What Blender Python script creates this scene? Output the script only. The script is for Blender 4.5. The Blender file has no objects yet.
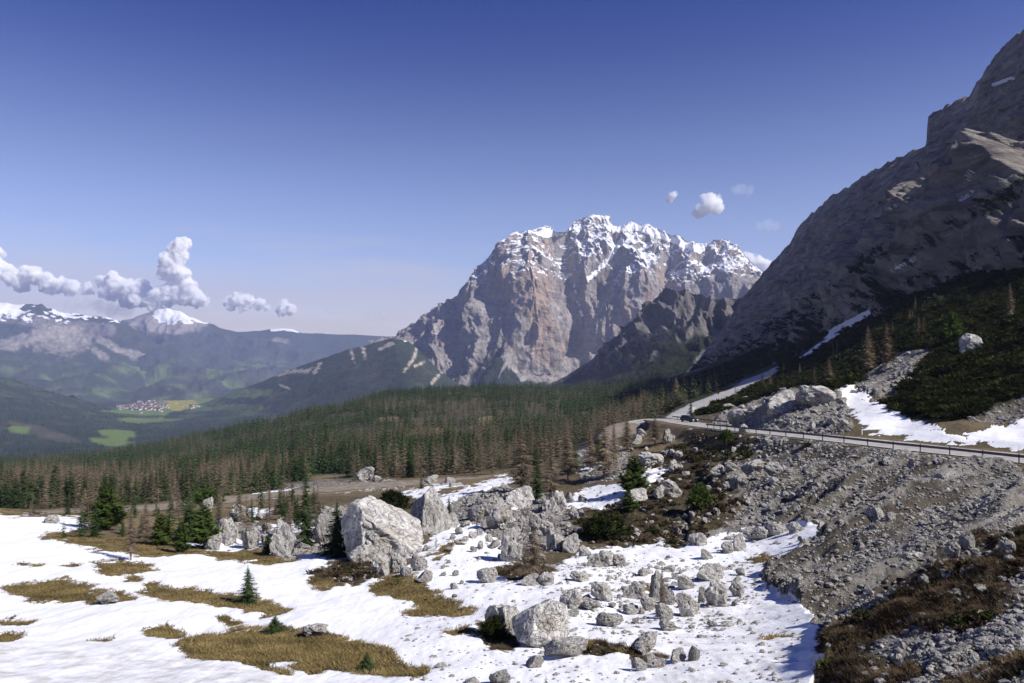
import bpy, math, random
import numpy as np
from math import radians

# ------------------------------------------------------------------ basics
F = 740.0            # focal length in pixels of the 1024 px wide frame (26 mm on full frame)
CX, CY = 512.0, 341.5
rng = np.random.default_rng(7)
random.seed(7)
sc = bpy.context.scene
COL = sc.collection
SUN_AZ = radians(25)     # degrees the sun stands behind the camera's right-hand side
SUN_EL = radians(41)
SUN = np.array([math.cos(SUN_EL)*math.cos(SUN_AZ), -math.cos(SUN_EL)*math.sin(SUN_AZ), math.sin(SUN_EL)])

def smooth(a, b, x):
    t = np.clip((x-a)/(b-a), 0, 1)
    return t*t*(3-2*t)

def lerp(a, b, t): return a+(b-a)*t

# ------------------------------------------------------------------ noise
_perm = np.random.default_rng(3).permutation(256).astype(np.int64)
_perm = np.concatenate([_perm, _perm, _perm])
_g3 = np.random.default_rng(4).normal(size=(256, 3)); _g3 /= np.linalg.norm(_g3, axis=1)[:, None]
_g3 = _g3.astype(np.float32)

_g2 = np.stack([np.cos(np.arange(256)*2.399963), np.sin(np.arange(256)*2.399963)], -1).astype(np.float32)
_p32 = _perm.astype(np.int32)
def perlin2(x, y):
    x0 = np.floor(x); y0 = np.floor(y)
    xf = (x-x0).astype(np.float32); yf = (y-y0).astype(np.float32)
    xi = x0.astype(np.int32) & 255; yi = y0.astype(np.int32) & 255
    u = xf*xf*xf*(xf*(xf*6-15)+10); v = yf*yf*yf*(yf*(yf*6-15)+10)
    A = _p32[xi]; B = _p32[xi+1]
    def g(h, dx, dy):
        G = _g2[h]; return G[..., 0]*(xf-dx)+G[..., 1]*(yf-dy)
    a = g(_p32[A+yi], 0, 0); b = g(_p32[B+yi], 1, 0); c = g(_p32[A+yi+1], 0, 1); d = g(_p32[B+yi+1], 1, 1)
    a += (b-a)*u; c += (d-c)*u
    return 1.45*(a+(c-a)*v)

def perlin(x, y, z=None):
    """gradient noise, about -1..1"""
    if z is None: return perlin2(np.asarray(x), np.asarray(y))
    x = np.asarray(x, np.float64); y = np.asarray(y, np.float64)
    z = np.zeros_like(x) if z is None else np.asarray(z, np.float64)
    xi = np.floor(x).astype(np.int64); yi = np.floor(y).astype(np.int64); zi = np.floor(z).astype(np.int64)
    xf = (x-xi).astype(np.float32); yf = (y-yi).astype(np.float32); zf = (z-zi).astype(np.float32)
    xi &= 255; yi &= 255; zi &= 255
    u = xf*xf*xf*(xf*(xf*6-15)+10); v = yf*yf*yf*(yf*(yf*6-15)+10); w = zf*zf*zf*(zf*(zf*6-15)+10)
    def g(dx, dy, dz):
        h = _perm[_perm[_perm[(xi+dx) & 255]+((yi+dy) & 255)]+((zi+dz) & 255)]
        G = _g3[h]
        return G[:, 0]*(xf-dx)+G[:, 1]*(yf-dy)+G[:, 2]*(zf-dz)
    shp = x.shape
    if x.ndim != 1:
        return perlin(x.ravel(), y.ravel(), z.ravel()).reshape(shp)
    x00 = lerp(g(0, 0, 0), g(1, 0, 0), u); x10 = lerp(g(0, 1, 0), g(1, 1, 0), u)
    x01 = lerp(g(0, 0, 1), g(1, 0, 1), u); x11 = lerp(g(0, 1, 1), g(1, 1, 1), u)
    return 1.5*lerp(lerp(x00, x10, v), lerp(x01, x11, v), w)

def fbm(x, y, z=None, o=4, gain=0.5, lac=2.03):
    s = 0; a = 1; t = 0; f = 1.0
    for k in range(o):
        s = s+a*perlin(np.asarray(x)*f+k*17.3, np.asarray(y)*f+k*7.1, None if z is None else np.asarray(z)*f+k*3.7)
        t += a; a *= gain; f *= lac
    return s/t

def ridged(x, y, z=None, o=4, gain=0.5, lac=2.03):
    s = 0; a = 1; t = 0; f = 1.0; w = 1.0
    for k in range(o):
        n = 1-np.abs(perlin(np.asarray(x)*f+k*11.3, np.asarray(y)*f+k*5.1, None if z is None else np.asarray(z)*f+k*9.7))
        n = n*n*w; w = np.clip(n*1.6, 0, 1)
        s = s+a*n; t += a; a *= gain; f *= lac
    return s/t

def on(mask, f, *xs):
    """evaluate f only where mask is true, 0 elsewhere"""
    o = np.zeros(mask.shape)
    if mask.any(): o[mask] = f(*[x[mask] for x in xs])
    return o

# ------------------------------------------------------------------ linking helpers
def tag(o, label=None, cat=None, group=None, kind=None):
    if label: o['label'] = label
    if cat: o['category'] = cat
    if group: o['group'] = group
    if kind: o['kind'] = kind
    return o

def mesh_data(name, V, Fc, mats=(), smooth_=False, matidx=None, attrs=None):
    V = np.asarray(V, np.float32); Fc = np.asarray(Fc, np.int32)
    me = bpy.data.meshes.new(name)
    k = Fc.shape[1]; n = len(Fc)
    me.vertices.add(len(V)); me.vertices.foreach_set('co', V.ravel())
    me.loops.add(n*k); me.loops.foreach_set('vertex_index', Fc.ravel())
    me.polygons.add(n)
    me.polygons.foreach_set('loop_start', np.arange(0, n*k, k, dtype=np.int32))
    me.polygons.foreach_set('use_smooth', np.full(n, smooth_, bool))
    for m in mats: me.materials.append(m)
    if matidx is not None: me.polygons.foreach_set('material_index', np.asarray(matidx, np.int32))
    me.update(calc_edges=True)
    for an, arr in (attrs or {}).items():
        arr = np.asarray(arr, np.float32)
        if arr.ndim == 1:
            at = me.attributes.new(an, 'FLOAT', 'POINT'); at.data.foreach_set('value', arr)
        else:
            at = me.attributes.new(an, 'FLOAT_COLOR', 'POINT')
            at.data.foreach_set('color', np.concatenate([arr, np.ones((len(arr), 1), np.float32)], 1).ravel())
    return me

def link(name, me, parent=None, loc=(0, 0, 0), rotz=0.0, scale=None):
    o = bpy.data.objects.new(name, me); COL.objects.link(o)
    o.location = loc; o.rotation_euler = (0, 0, rotz)
    if scale is not None: o.scale = (scale,)*3 if np.isscalar(scale) else scale
    if parent is not None: o.parent = parent
    return o

def grid_faces(nr, nc):
    i = np.arange(nr*nc).reshape(nr, nc)
    return np.stack([i[:-1, :-1], i[:-1, 1:], i[1:, 1:], i[1:, :-1]], -1).reshape(-1, 4)

class Bag:
    """collects triangles/quads (as quads with a repeated corner avoided: two lists) into ONE mesh"""
    def __init__(s): s.v = []; s.f = []; s.n = 0; s.m = []
    def add(s, V, T, mi=0):
        V = np.asarray(V, float); T = np.asarray(T, int)
        if T.shape[1] == 4: T = np.concatenate([T[:, [0, 1, 2]], T[:, [0, 2, 3]]])
        s.v.append(V); s.f.append(T+s.n); s.n += len(V); s.m.append(np.full(len(T), mi))
        return s
    def data(s, name, mats, smooth_=False, attrs=None):
        return mesh_data(name, np.concatenate(s.v), np.concatenate(s.f), mats, smooth_, np.concatenate(s.m), attrs)

def box(x0, x1, y0, y1, z0, z1):
    V = [(x, y, z) for z in (z0, z1) for y in (y0, y1) for x in (x0, x1)]
    Q = [(0, 2, 3, 1), (4, 5, 7, 6), (0, 1, 5, 4), (2, 6, 7, 3), (0, 4, 6, 2), (1, 3, 7, 5)]
    return np.array(V, float), np.array(Q)

def tube(pts, rad, n=6):
    pts = np.asarray(pts, float); rad = np.broadcast_to(np.asarray(rad, float), (len(pts),))
    d = np.gradient(pts, axis=0); d /= np.linalg.norm(d, axis=1)[:, None]+1e-9
    up = np.where(np.abs(d[:, 2:3]) > .9, np.array([[1., 0, 0]]), np.array([[0, 0, 1.]]))
    a = np.cross(d, up); a /= np.linalg.norm(a, axis=1)[:, None]+1e-9; b = np.cross(d, a)
    th = np.linspace(0, 2*np.pi, n, endpoint=False)
    V = pts[:, None]+rad[:, None, None]*(np.cos(th)[None, :, None]*a[:, None]+np.sin(th)[None, :, None]*b[:, None])
    V = V.reshape(-1, 3); Q = []
    for i in range(len(pts)-1):
        for j in range(n):
            Q.append((i*n+j, i*n+(j+1) % n, (i+1)*n+(j+1) % n, (i+1)*n+j))
    return V, np.array(Q)

# ------------------------------------------------------------------ materials
class NT:
    def __init__(s, name):
        s.m = bpy.data.materials.new(name); s.m.use_nodes = True
        s.t = s.m.node_tree; s.t.nodes.clear()
        s.out = s.n('ShaderNodeOutputMaterial')
    def n(s, t, **k):
        x = s.t.nodes.new(t)
        for a, b in k.items(): setattr(x, a, b)
        return x
    def l(s, a, b): s.t.links.new(a, b)
    def bsdf(s, rough=.9, spec=.2):
        b = s.n('ShaderNodeBsdfPrincipled'); b.inputs['Roughness'].default_value = rough
        b.inputs['Specular IOR Level'].default_value = spec
        s.l(b.outputs[0], s.out.inputs[0]); return b
    def noise(s, scale, detail=4, rough=.55, vec=None, dist=0):
        x = s.n('ShaderNodeTexNoise'); x.inputs['Scale'].default_value = scale
        x.inputs['Detail'].default_value = detail; x.inputs['Roughness'].default_value = rough
        x.inputs['Distortion'].default_value = dist
        if vec is not None: s.l(vec, x.inputs['Vector'])
        return x.outputs['Fac']
    def mapr(s, v, a, b, c, d, smooth_=False):
        x = s.n('ShaderNodeMapRange'); s.l(v, x.inputs[0])
        if smooth_: x.interpolation_type = 'SMOOTHSTEP'
        for i, q in zip((1, 2, 3, 4), (a, b, c, d)): x.inputs[i].default_value = q
        return x.outputs[0]
    def math(s, op, a, b=None):
        x = s.n('ShaderNodeMath', operation=op)
        for i, q in enumerate((a, b)):
            if q is None: continue
            if isinstance(q, (int, float)): x.inputs[i].default_value = q
            else: s.l(q, x.inputs[i])
        return x.outputs[0]
    def mix(s, fac, a, b, typ='MIX'):
        x = s.n('ShaderNodeMix', data_type='RGBA', blend_type=typ)
        for i, q in ((0, fac), (6, a), (7, b)):
            if isinstance(q, (int, float)): x.inputs[i].default_value = q
            elif isinstance(q, tuple): x.inputs[i].default_value = (*q, 1)
            else: s.l(q, x.inputs[i])
        return x.outputs[2]
    def obj(s): return s.n('ShaderNodeTexCoord').outputs['Object']
    def attr(s, name): return s.n('ShaderNodeAttribute', attribute_name=name)
    def scalec(s, col, fac):
        """colour times a scalar socket"""
        v = s.n('ShaderNodeVectorMath', operation='SCALE'); s.l(col, v.inputs[0]); s.l(fac, v.inputs['Scale'])
        return v.outputs[0]
    def bump(s, h, dist, strength=1.0):
        b = s.n('ShaderNodeBump'); b.inputs['Distance'].default_value = dist; b.inputs['Strength'].default_value = strength
        s.l(h, b.inputs['Height']); return b.outputs[0]

SNOW = (0.80, 0.81, 0.84)

def terrain_material(name, fine, mid, bump_d, snow_fine, contrast=.35, stretch=None, crack=0.0):
    """albedo comes from the mesh attribute 'albedo', snow cover from 'snow'; procedural grain on top"""
    m = NT(name); P = m.obj(); b = m.bsdf(.92, .15)
    col = m.attr('albedo').outputs['Color']
    if stretch:
        mp = m.n('ShaderNodeMapping'); m.l(P, mp.inputs[0]); mp.inputs['Scale'].default_value = stretch[0]; mp.inputs['Rotation'].default_value = stretch[1]
        Q = mp.outputs[0]
    else: Q = P
    nf = m.noise(fine, 8, .68, Q, .4 if stretch else 0); nm = m.noise(mid, 5, .6, P)
    c = m.scalec(col, m.mapr(nf, .25, .75, 1-contrast, 1+contrast))
    c = m.scalec(c, m.mapr(nm, .3, .7, .78, 1.22))
    if crack:
        nk = m.noise(fine*.55, 7, .7, Q, .8); c = m.scalec(c, m.mapr(nk, .36, .50, 1-crack, 1))
        nl = m.noise(fine*.9, 6, .7, P); c = m.scalec(c, m.mapr(nl, .55, .72, 1, 1+crack*.9))
        nf = m.math('ADD', nf, m.math('MULTIPLY', nk, 1.4))
    s = m.attr('snow').outputs['Fac']
    ns = m.noise(snow_fine, 5, .6, P)
    sm = m.mapr(m.math('ADD', s, m.mapr(ns, .25, .75, -.22, .22)), .40, .58, 0, 1)
    dirt = m.math('ADD', m.attr('dirt').outputs['Fac'], .16)
    dn = m.mapr(m.noise(snow_fine*.8, 6, .7, P), .42, .68, 0, .75)
    sc_ = m.mix(m.math('MULTIPLY', dirt, dn), SNOW, (.42, .40, .38))
    col2 = m.mix(sm, c, sc_)
    m.l(col2, b.inputs['Base Color'])
    h = m.math('MULTIPLY', nf, m.mapr(sm, 0, 1, 1, .32))
    nrm = m.bump(h, bump_d)
    m.l(nrm, b.inputs['Normal'])
    return m.m

def leaf_material(name, c1, c2, scale=.6, trans=.25, rnd=.3):
    m = NT(name); P = m.obj()
    n = m.noise(scale, 3, .5, P)
    col = m.mix(m.mapr(n, .3, .7, 0, 1), c1, c2)
    oi = m.n('ShaderNodeObjectInfo').outputs['Random']
    tr = m.attr('tint').outputs['Fac']
    col = m.scalec(col, m.math('ADD', m.mapr(oi, 0, 1, 1-rnd, 1+rnd), tr))
    d = m.n('ShaderNodeBsdfDiffuse'); t = m.n('ShaderNodeBsdfTranslucent'); mx = m.n('ShaderNodeMixShader')
    m.l(col, d.inputs[0]); m.l(col, t.inputs[0]); mx.inputs[0].default_value = trans
    m.l(d.outputs[0], mx.inputs[1]); m.l(t.outputs[0], mx.inputs[2]); m.l(mx.outputs[0], m.out.inputs[0])
    return m.m

def plain_material(name, col, rough=.6, metal=0.0, var=.15, scale=8.0, bump_d=0.0):
    m = NT(name); P = m.obj(); b = m.bsdf(rough, .4); b.inputs['Metallic'].default_value = metal
    n = m.noise(scale, 5, .6, P)
    r = m.n('ShaderNodeRGB'); r.outputs[0].default_value = (*col, 1)
    m.l(m.scalec(r.outputs[0], m.mapr(n, .3, .7, 1-var, 1+var)), b.inputs['Base Color'])
    if bump_d: m.l(m.bump(n, bump_d), b.inputs['Normal'])
    return m.m

def rock_material(name, base=(.61, .595, .56), dark=(.28, .27, .26), scale=1.0, bd=.06):
    m = NT(name); P = m.obj(); b = m.bsdf(.9, .2)
    mp = m.n('ShaderNodeMapping'); m.l(P, mp.inputs[0]); mp.inputs['Scale'].default_value = (1.6, 1.6, .55)
    mp.inputs['Rotation'].default_value = (.25, .5, 0)
    streak = m.noise(1.3*scale, 7, .68, mp.outputs[0], .6)
    patch = m.noise(.45*scale, 5, .6, P)
    fine = m.noise(7*scale, 6, .7, P)
    col = m.mix(m.mapr(streak, .38, .62, 0, .8), dark, base)
    col = m.mix(m.mapr(patch, .5, .66, 0, .6), col, (.30, .255, .20))
    col = m.scalec(col, m.mapr(fine, .3, .7, .72, 1.25))
    vo = m.n('ShaderNodeTexVoronoi', feature='DISTANCE_TO_EDGE'); vo.inputs['Scale'].default_value = 1.1*scale
    wv = m.n('ShaderNodeVectorMath', operation='ADD'); m.l(mp.outputs[0], wv.inputs[0])
    nv = m.n('ShaderNodeTexNoise'); nv.inputs['Scale'].default_value = 1.2*scale; m.l(P, nv.inputs[0])
    m.l(nv.outputs['Color'], wv.inputs[1]); m.l(wv.outputs[0], vo.inputs['Vector'])
    crack = m.mapr(vo.outputs['Distance'], 0, .06, 0, 1)
    col = m.mix(crack, m.mix(.6, col, (.05, .048, .045)), col)
    oi = m.n('ShaderNodeObjectInfo').outputs['Random']
    col = m.scalec(col, m.mapr(oi, 0, 1, .82, 1.12))
    m.l(col, b.inputs['Base Color'])
    h = m.math('ADD', m.math('MULTIPLY', fine, .35), m.math('ADD', m.math('MULTIPLY', crack, .35), streak))
    m.l(m.bump(h, bd, 1.0), b.inputs['Normal'])
    return m.m

M = {}
M['ground'] = terrain_material('ground', 2.6, .35, .16, 1.2, .5)
M['far'] = terrain_material('far_slope', .02, .004, 6.0, .02, .35)
M['peak'] = terrain_material('peak_rock', .020, .005, 26.0, .035, .30, ((1.5, 1.5, .8), (.15, .2, .3)), .42)
M['crag'] = terrain_material('crag_rock', .085, .022, 7.5, .12, .40, ((.55, .55, 2.4), (.06, -.10, .3)), .62)
M['rock'] = rock_material('boulder_rock', scale=3.4, bd=.13)
M['stone'] = rock_material('rubble_stone', (.58, .565, .53), (.22, .21, .20), 2.5)
M['spruce'] = leaf_material('spruce_needles', (.024, .042, .018), (.048, .070, .026), .8, .2)
M['spruce_near'] = leaf_material('young_spruce_needles', (.032, .054, .022), (.062, .090, .034), .9, .25)
M['pine'] = leaf_material('pine_needles', (.052, .084, .018), (.100, .135, .032), .9, .3)
M['mugo'] = leaf_material('dwarf_pine_needles', (.022, .030, .010), (.062, .068, .020), .35, .2)
M['larch'] = leaf_material('bare_larch_twigs', (.14, .108, .078), (.24, .19, .135), .8, .15)
M['bark'] = plain_material('grey_brown_bark', (.10, .08, .065), .95, 0, .3, 3, .03)
M['straw'] = leaf_material('dry_grass_blades', (.105, .082, .036), (.27, .205, .09), .45, .2, .1)
M['heath'] = leaf_material('heather_twigs', (.055, .043, .028), (.112, .080, .050), .5, .15, .1)
M['steel'] = plain_material('galvanised_rail', (.085, .08, .085), .55, .4, .15, 2)
M['white'] = plain_material('white_paint', (.75, .75, .73), .5)
M['black'] = plain_material('black_paint', (.03, .03, .03), .5)
M['tyre'] = plain_material('tyre_rubber', (.02, .02, .02), .9)
M['carpaint'] = plain_material('dark_car_paint', (.012, .014, .018), .25, .2, .05)
M['glass'] = plain_material('car_glass', (.02, .025, .03), .08, 0, .05)
M['lamp'] = plain_material('headlamp_glass', (.8, .82, .85), .1)
M['red'] = plain_material('tail_lamp_red', (.35, .02, .02), .2)
M['plaster'] = plain_material('house_plaster', (.50, .45, .43), .9, 0, .1, .1)
M['roof'] = plain_material('house_roof', (.13, .085, .075), .8, 0, .2, .2)
HAZE = 4.6e-5
SKYTINT = (1.10, .94, 1.08, 1)
DEEP = (.07, .235, .66, 1)
SKYSTR = .088
BANK = (6.2, 5.7, 5.6, 1)
SUNSTR = 5.0
EXPO = 0.40
DENO = True
# ------------------------------------------------------------------ ground heights
TAB = {
 -220: {8:1050, 20:735, 27:668, 40:606, 60:556, 80:527, 100:509, 118:504, 160:502, 220:497, 320:491, 500:482, 800:472, 1300:464, 2000:466, 3000:435, 4200:392, 5500:358, 7000:380, 9500:385, 13500:385},
 0: {8:1040, 20:745, 27:683, 37:640, 48:605, 62:568, 78:540, 95:520, 108:511, 125:510, 150:508, 220:498, 320:491, 500:482, 800:472, 1300:463, 2000:466, 3000:443, 4200:404, 5500:373, 7000:390, 9500:386, 13500:372},
 64: {8:1040, 20:745, 27:683, 37:640, 48:606, 62:569, 78:541, 95:524, 115:516, 130:513, 150:509, 220:498, 320:490, 500:481, 800:470, 1300:460, 2000:462, 3000:443, 4200:416, 5500:396, 7000:402, 9500:392, 13500:370},
 128: {8:1040, 20:745, 27:683, 37:640, 48:606, 62:570, 78:545, 95:530, 115:518, 135:509, 150:508, 220:497, 320:489, 500:477, 800:463, 1250:453, 2000:457, 2600:447, 3500:434, 5000:418, 7000:405, 9500:393, 13500:368},
 190: {8:1040, 20:745, 27:683, 37:640, 48:605, 62:572, 78:553, 95:534, 115:518, 135:506, 150:502, 220:494, 320:485, 500:470, 800:453, 1200:439, 2000:448, 3000:441, 4000:429, 5000:417, 7000:402, 9500:391, 13500:366},
 256: {8:1040, 20:745, 27:683, 37:640, 48:606, 62:574, 76:553, 95:535, 115:518, 135:503, 150:498, 220:488, 320:478, 500:460, 800:438, 1100:425, 2000:441, 3000:433, 4500:416, 7000:400, 9500:390, 13500:368},
 320: {8:1040, 20:745, 27:684, 37:640, 48:605, 60:578, 72:558, 92:532, 115:512, 140:495, 158:490, 190:484, 260:474, 420:456, 650:437, 1000:411, 2000:425, 4000:420, 7000:400, 13500:375},
 384: {8:1040, 20:745, 27:684, 37:641, 48:606, 60:578, 70:560, 88:532, 115:510, 140:494, 158:486, 175:481, 260:467, 420:447, 650:427, 950:405, 1250:395, 2000:402, 4500:400, 7000:400, 13500:380},
 450: {8:1040, 20:745, 27:684, 36:640, 47:605, 58:575, 70:545, 85:525, 105:503, 130:489, 160:481, 200:473, 360:451, 600:426, 1000:399, 1300:390, 2000:396, 4500:396, 13500:390},
 512: {8:1040, 20:740, 26:684, 35:640, 46:602, 60:570, 74:546, 88:520, 105:500, 125:484, 145:472, 168:477, 182:476, 230:466, 350:449, 560:426, 900:404, 1250:390, 2000:395, 4500:395, 13500:390},
 580: {8:1030, 20:735, 26:683, 34:642, 46:600, 60:566, 74:542, 86:518, 98:504, 115:487, 130:471, 146:455, 160:449, 168:452, 182:463, 235:459, 350:446, 560:426, 900:404, 1250:391, 2000:394, 4500:395, 13500:390},
 640: {8:1020, 20:732, 26:683, 34:642, 47:600, 62:562, 75:542, 82:515, 92:495, 108:475, 128:456, 145:438, 165:430, 182:431, 198:421, 240:424, 320:419, 450:409, 700:397, 1100:388, 2000:390, 4500:395, 13500:390},
 690: {8:1020, 20:730, 26:680, 40:620, 54:580, 70:547, 78:531, 86:510, 95:490, 108:470, 128:450, 150:435, 160:428, 172:422, 180:420, 210:417, 300:406, 480:395, 800:383, 1200:373, 1700:380, 4500:395, 13500:390},
 768: {8:1010, 20:720, 25:682, 33:640, 44:600, 56:570, 67:547, 76:527, 82:503, 90:479, 100:459, 109:444, 114:436, 119:431, 128:427, 138:423, 165:412, 220:400, 320:386, 480:371, 750:352, 1100:338, 1700:350, 4500:395, 13500:390},
 830: {8:1000, 18:720, 22:682, 33:620, 44:580, 55:550, 67:520, 76:495, 85:470, 92:452, 96:444, 100:438, 106:433, 116:426, 130:416, 160:404, 210:390, 300:371, 420:352, 650:330, 1100:330, 1700:345, 4500:395, 13500:390},
 900: {8:960, 13:745, 17.5:682, 30:600, 42:551, 55:512, 68:482, 78:462, 83:453, 86:449, 92:445, 100:438, 108:429, 116:411, 135:388, 170:362, 240:332, 340:307, 500:290, 1000:320, 1700:345, 4500:395, 13500:390},
 1024: {8:850, 10:745, 13:682, 21.5:600, 30:551, 41:511, 54:485, 64:469, 68:464, 74:458, 80:451, 86:443, 92:434, 96:418, 103:393, 118:362, 145:332, 190:302, 260:272, 360:250, 700:300, 1700:345, 4500:395, 13500:390},
 1250: {8:760, 9:745, 11:680, 17:600, 24:550, 33:512, 42:494, 47:484, 52:478, 57:470, 62:461, 70:440, 78:410, 92:370, 115:330, 150:290, 210:255, 300:225, 600:300, 1700:345, 4500:395, 13500:390},
}
NA, NR = 1150, 1000
A0, A1 = -0.90, 0.93
acol = np.linspace(A0, A1, NA)
ly = np.concatenate([np.linspace(np.log(8), np.log(17), 60, endpoint=False),
                     np.linspace(np.log(17), np.log(230), 600, endpoint=False),
                     np.linspace(np.log(230), np.log(1600), 220, endpoint=False),
                     np.linspace(np.log(1600), np.log(13500), NR-880)])
# coarse control grid -> blurred -> sampled
ca = np.linspace(-1.0, 1.02, 300); cl = np.linspace(np.log(7.9), np.log(13600), 420)
cpx = sorted(TAB)
colv = np.array([np.interp(cl, np.log(sorted(TAB[p])), [TAB[p][k] for k in sorted(TAB[p])]) for p in cpx])   # (ncol, nl)
pxg = CX+F*ca
ctrl = np.array([np.interp(pxg, cpx, colv[:, j]) for j in range(len(cl))])           # (nl, na)
def gblur(a, s, axis):
    r = int(3*s)+1; k = np.exp(-.5*(np.arange(-r, r+1)/s)**2); k /= k.sum()
    pad = [(0, 0), (0, 0)]; pad[axis] = (r, r)
    p = np.pad(a, pad, mode='edge'); out = np.zeros_like(a)
    for i, w in enumerate(k):
        out += w*(p[i:i+a.shape[0], :] if axis == 0 else p[:, i:i+a.shape[1]])
    return out
# the first rows are steep in screen height, so blur z/Y slopes only lightly
ctrl = gblur(gblur(ctrl, 4.0, 1), 1.6, 0)

def bil(G, gx, gy, x, y):
    fx = np.clip((x-gx[0])/(gx[1]-gx[0]), 0, len(gx)-1.001); fy = np.clip((y-gy[0])/(gy[1]-gy[0]), 0, len(gy)-1.001)
    i = fx.astype(int); j = fy.astype(int); u = fx-i; v = fy-j
    return (G[j, i]*(1-u)+G[j, i+1]*u)*(1-v)+(G[j+1, i]*(1-u)+G[j+1, i+1]*u)*v

def base_z(X, Y):
    py = bil(ctrl, ca, cl, X/Y, np.log(Y))
    return (CY-py)/F*Y

def W(px, py, Y): return np.array([(px-CX)/F*Y, Y, (CY-py)/F*Y])

# ------------------------------------------------------------------ roads (centre lines in the world)
def spline(P, n):
    P = np.asarray(P, float); d = np.r_[0, np.cumsum(np.linalg.norm(np.diff(P[:, :2], axis=0), axis=1))]
    t = np.linspace(0, d[-1], n); m = np.gradient(P, d, axis=0)
    i = np.clip(np.searchsorted(d, t)-1, 0, len(d)-2); h = d[i+1]-d[i]; s = ((t-d[i])/h)[:, None]; h = h[:, None]
    return ((1+2*s)*(1-s)**2*P[i]+s*(1-s)**2*h*m[i]+s*s*(3-2*s)*P[i+1]+s*s*(s-1)*h*m[i+1])
RAIL = spline([W(1290, 489, 48), W(1150, 476, 57), W(1024, 464, 70), W(960, 456.5, 77), W(900, 450, 85), W(820, 440.5, 98), W(750, 433, 115), W(706, 428, 138)], 240)
d = np.gradient(RAIL, axis=0); d /= np.linalg.norm(d[:, :2], axis=1)[:, None]
nrm_r = np.c_[d[:, 1], -d[:, 0], np.zeros(len(d))]     # to the right of travel (away from the camera side)
up_road = RAIL+nrm_r*4.2
ROAD = spline(np.concatenate([up_road[::24], [W(688, 423.0, 165), W(668, 420.3, 186), W(648, 420.3, 196), W(632, 424, 194), W(622, 431, 186),
              W(612, 445, 176), W(590, 464, 174), W(520, 476, 176), W(450, 481, 168), W(350, 487.5, 158), W(250, 498, 149), W(150, 508.5, 139), W(60, 514, 136), W(-60, 517, 136)]]), 900)
d = np.gradient(ROAD, axis=0); d /= np.linalg.norm(d[:, :2], axis=1)[:, None]
ROADN = np.c_[d[:, 1], -d[:, 0], np.zeros(len(d))]

def road_blend(X, Y, z, half=4.6, soft=4.5):
    shp = X.shape; X = X.ravel(); Y = Y.ravel(); z = z.ravel().copy()
    m = np.where((Y > 35) & (Y < 225) & (X > -130) & (X < 75))[0]
    for c in range(0, len(m), 20000):
        k = m[c:c+20000]
        D = (X[k, None]-ROAD[None, ::3, 0])**2+(Y[k, None]-ROAD[None, ::3, 1])**2
        j = D.argmin(1); dist = np.sqrt(D[np.arange(len(k)), j]); rz = ROAD[::3, 2][j]
        w = 1-smooth(half, half+soft, dist)
        z[k] = z[k]*(1-w)+(rz-.10)*w
    return z.reshape(shp)

def road_dist(X, Y):
    X = np.atleast_1d(X); Y = np.atleast_1d(Y); out = np.full(X.shape, 1e3)
    for c in range(0, len(X), 20000):
        D = (X[c:c+20000, None]-ROAD[None, ::3, 0])**2+(Y[c:c+20000, None]-ROAD[None, ::3, 1])**2
        out[c:c+20000] = np.sqrt(D.min(1))
    return out

# ------------------------------------------------------------------ ground cover maps (plan of what lies where, kept per ground point)
RX0, RY0, RW, RH = -240, 330, 1540, 480
gx_, gy_ = np.meshgrid(np.arange(RW)+RX0+.5, np.arange(RH)+RY0+.5)
def poly(*pts):
    p = np.asarray(pts, float); ins = np.zeros(gx_.shape, bool); n = len(p)
    for i in range(n):
        x1, y1 = p[i]; x2, y2 = p[(i+1) % n]
        if y1 == y2: continue
        c = ((y1 > gy_) != (y2 > gy_)) & (gx_ < (x2-x1)*(gy_-y1)/(y2-y1)+x1)
        ins ^= c
    return ins.astype(np.float32)
def ell(cx, cy, rx, ry, rot=0.0, soft=.35):
    c, s = math.cos(radians(rot)), math.sin(radians(rot))
    u = ((gx_-cx)*c+(gy_-cy)*s)/rx; v = (-(gx_-cx)*s+(gy_-cy)*c)/ry
    return np.clip((1+soft-np.sqrt(u*u+v*v))/(2*soft), 0, 1).astype(np.float32)
def union(L):
    o = np.zeros(gx_.shape, np.float32)
    for e in L: o = np.maximum(o, e)
    return o
snow_m = poly((-240, 500), (-100, 505), (0, 511), (35, 517), (85, 518), (84, 530), (62, 531), (95, 541), (130, 547), (175, 555), (205, 549), (240, 556), (270, 561), (300, 553), (322, 556),
              (340, 566), (372, 579), (395, 578), (408, 566), (420, 548), (450, 524), (478, 527), (500, 545), (520, 562), (560, 566), (590, 548), (640, 545), (680, 548), (715, 538), (760, 531), (812, 524),
              (824, 532), (795, 556), (762, 572), (762, 590), (812, 606), (818, 640), (828, 662), (800, 700), (770, 810), (-240, 810))
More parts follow.
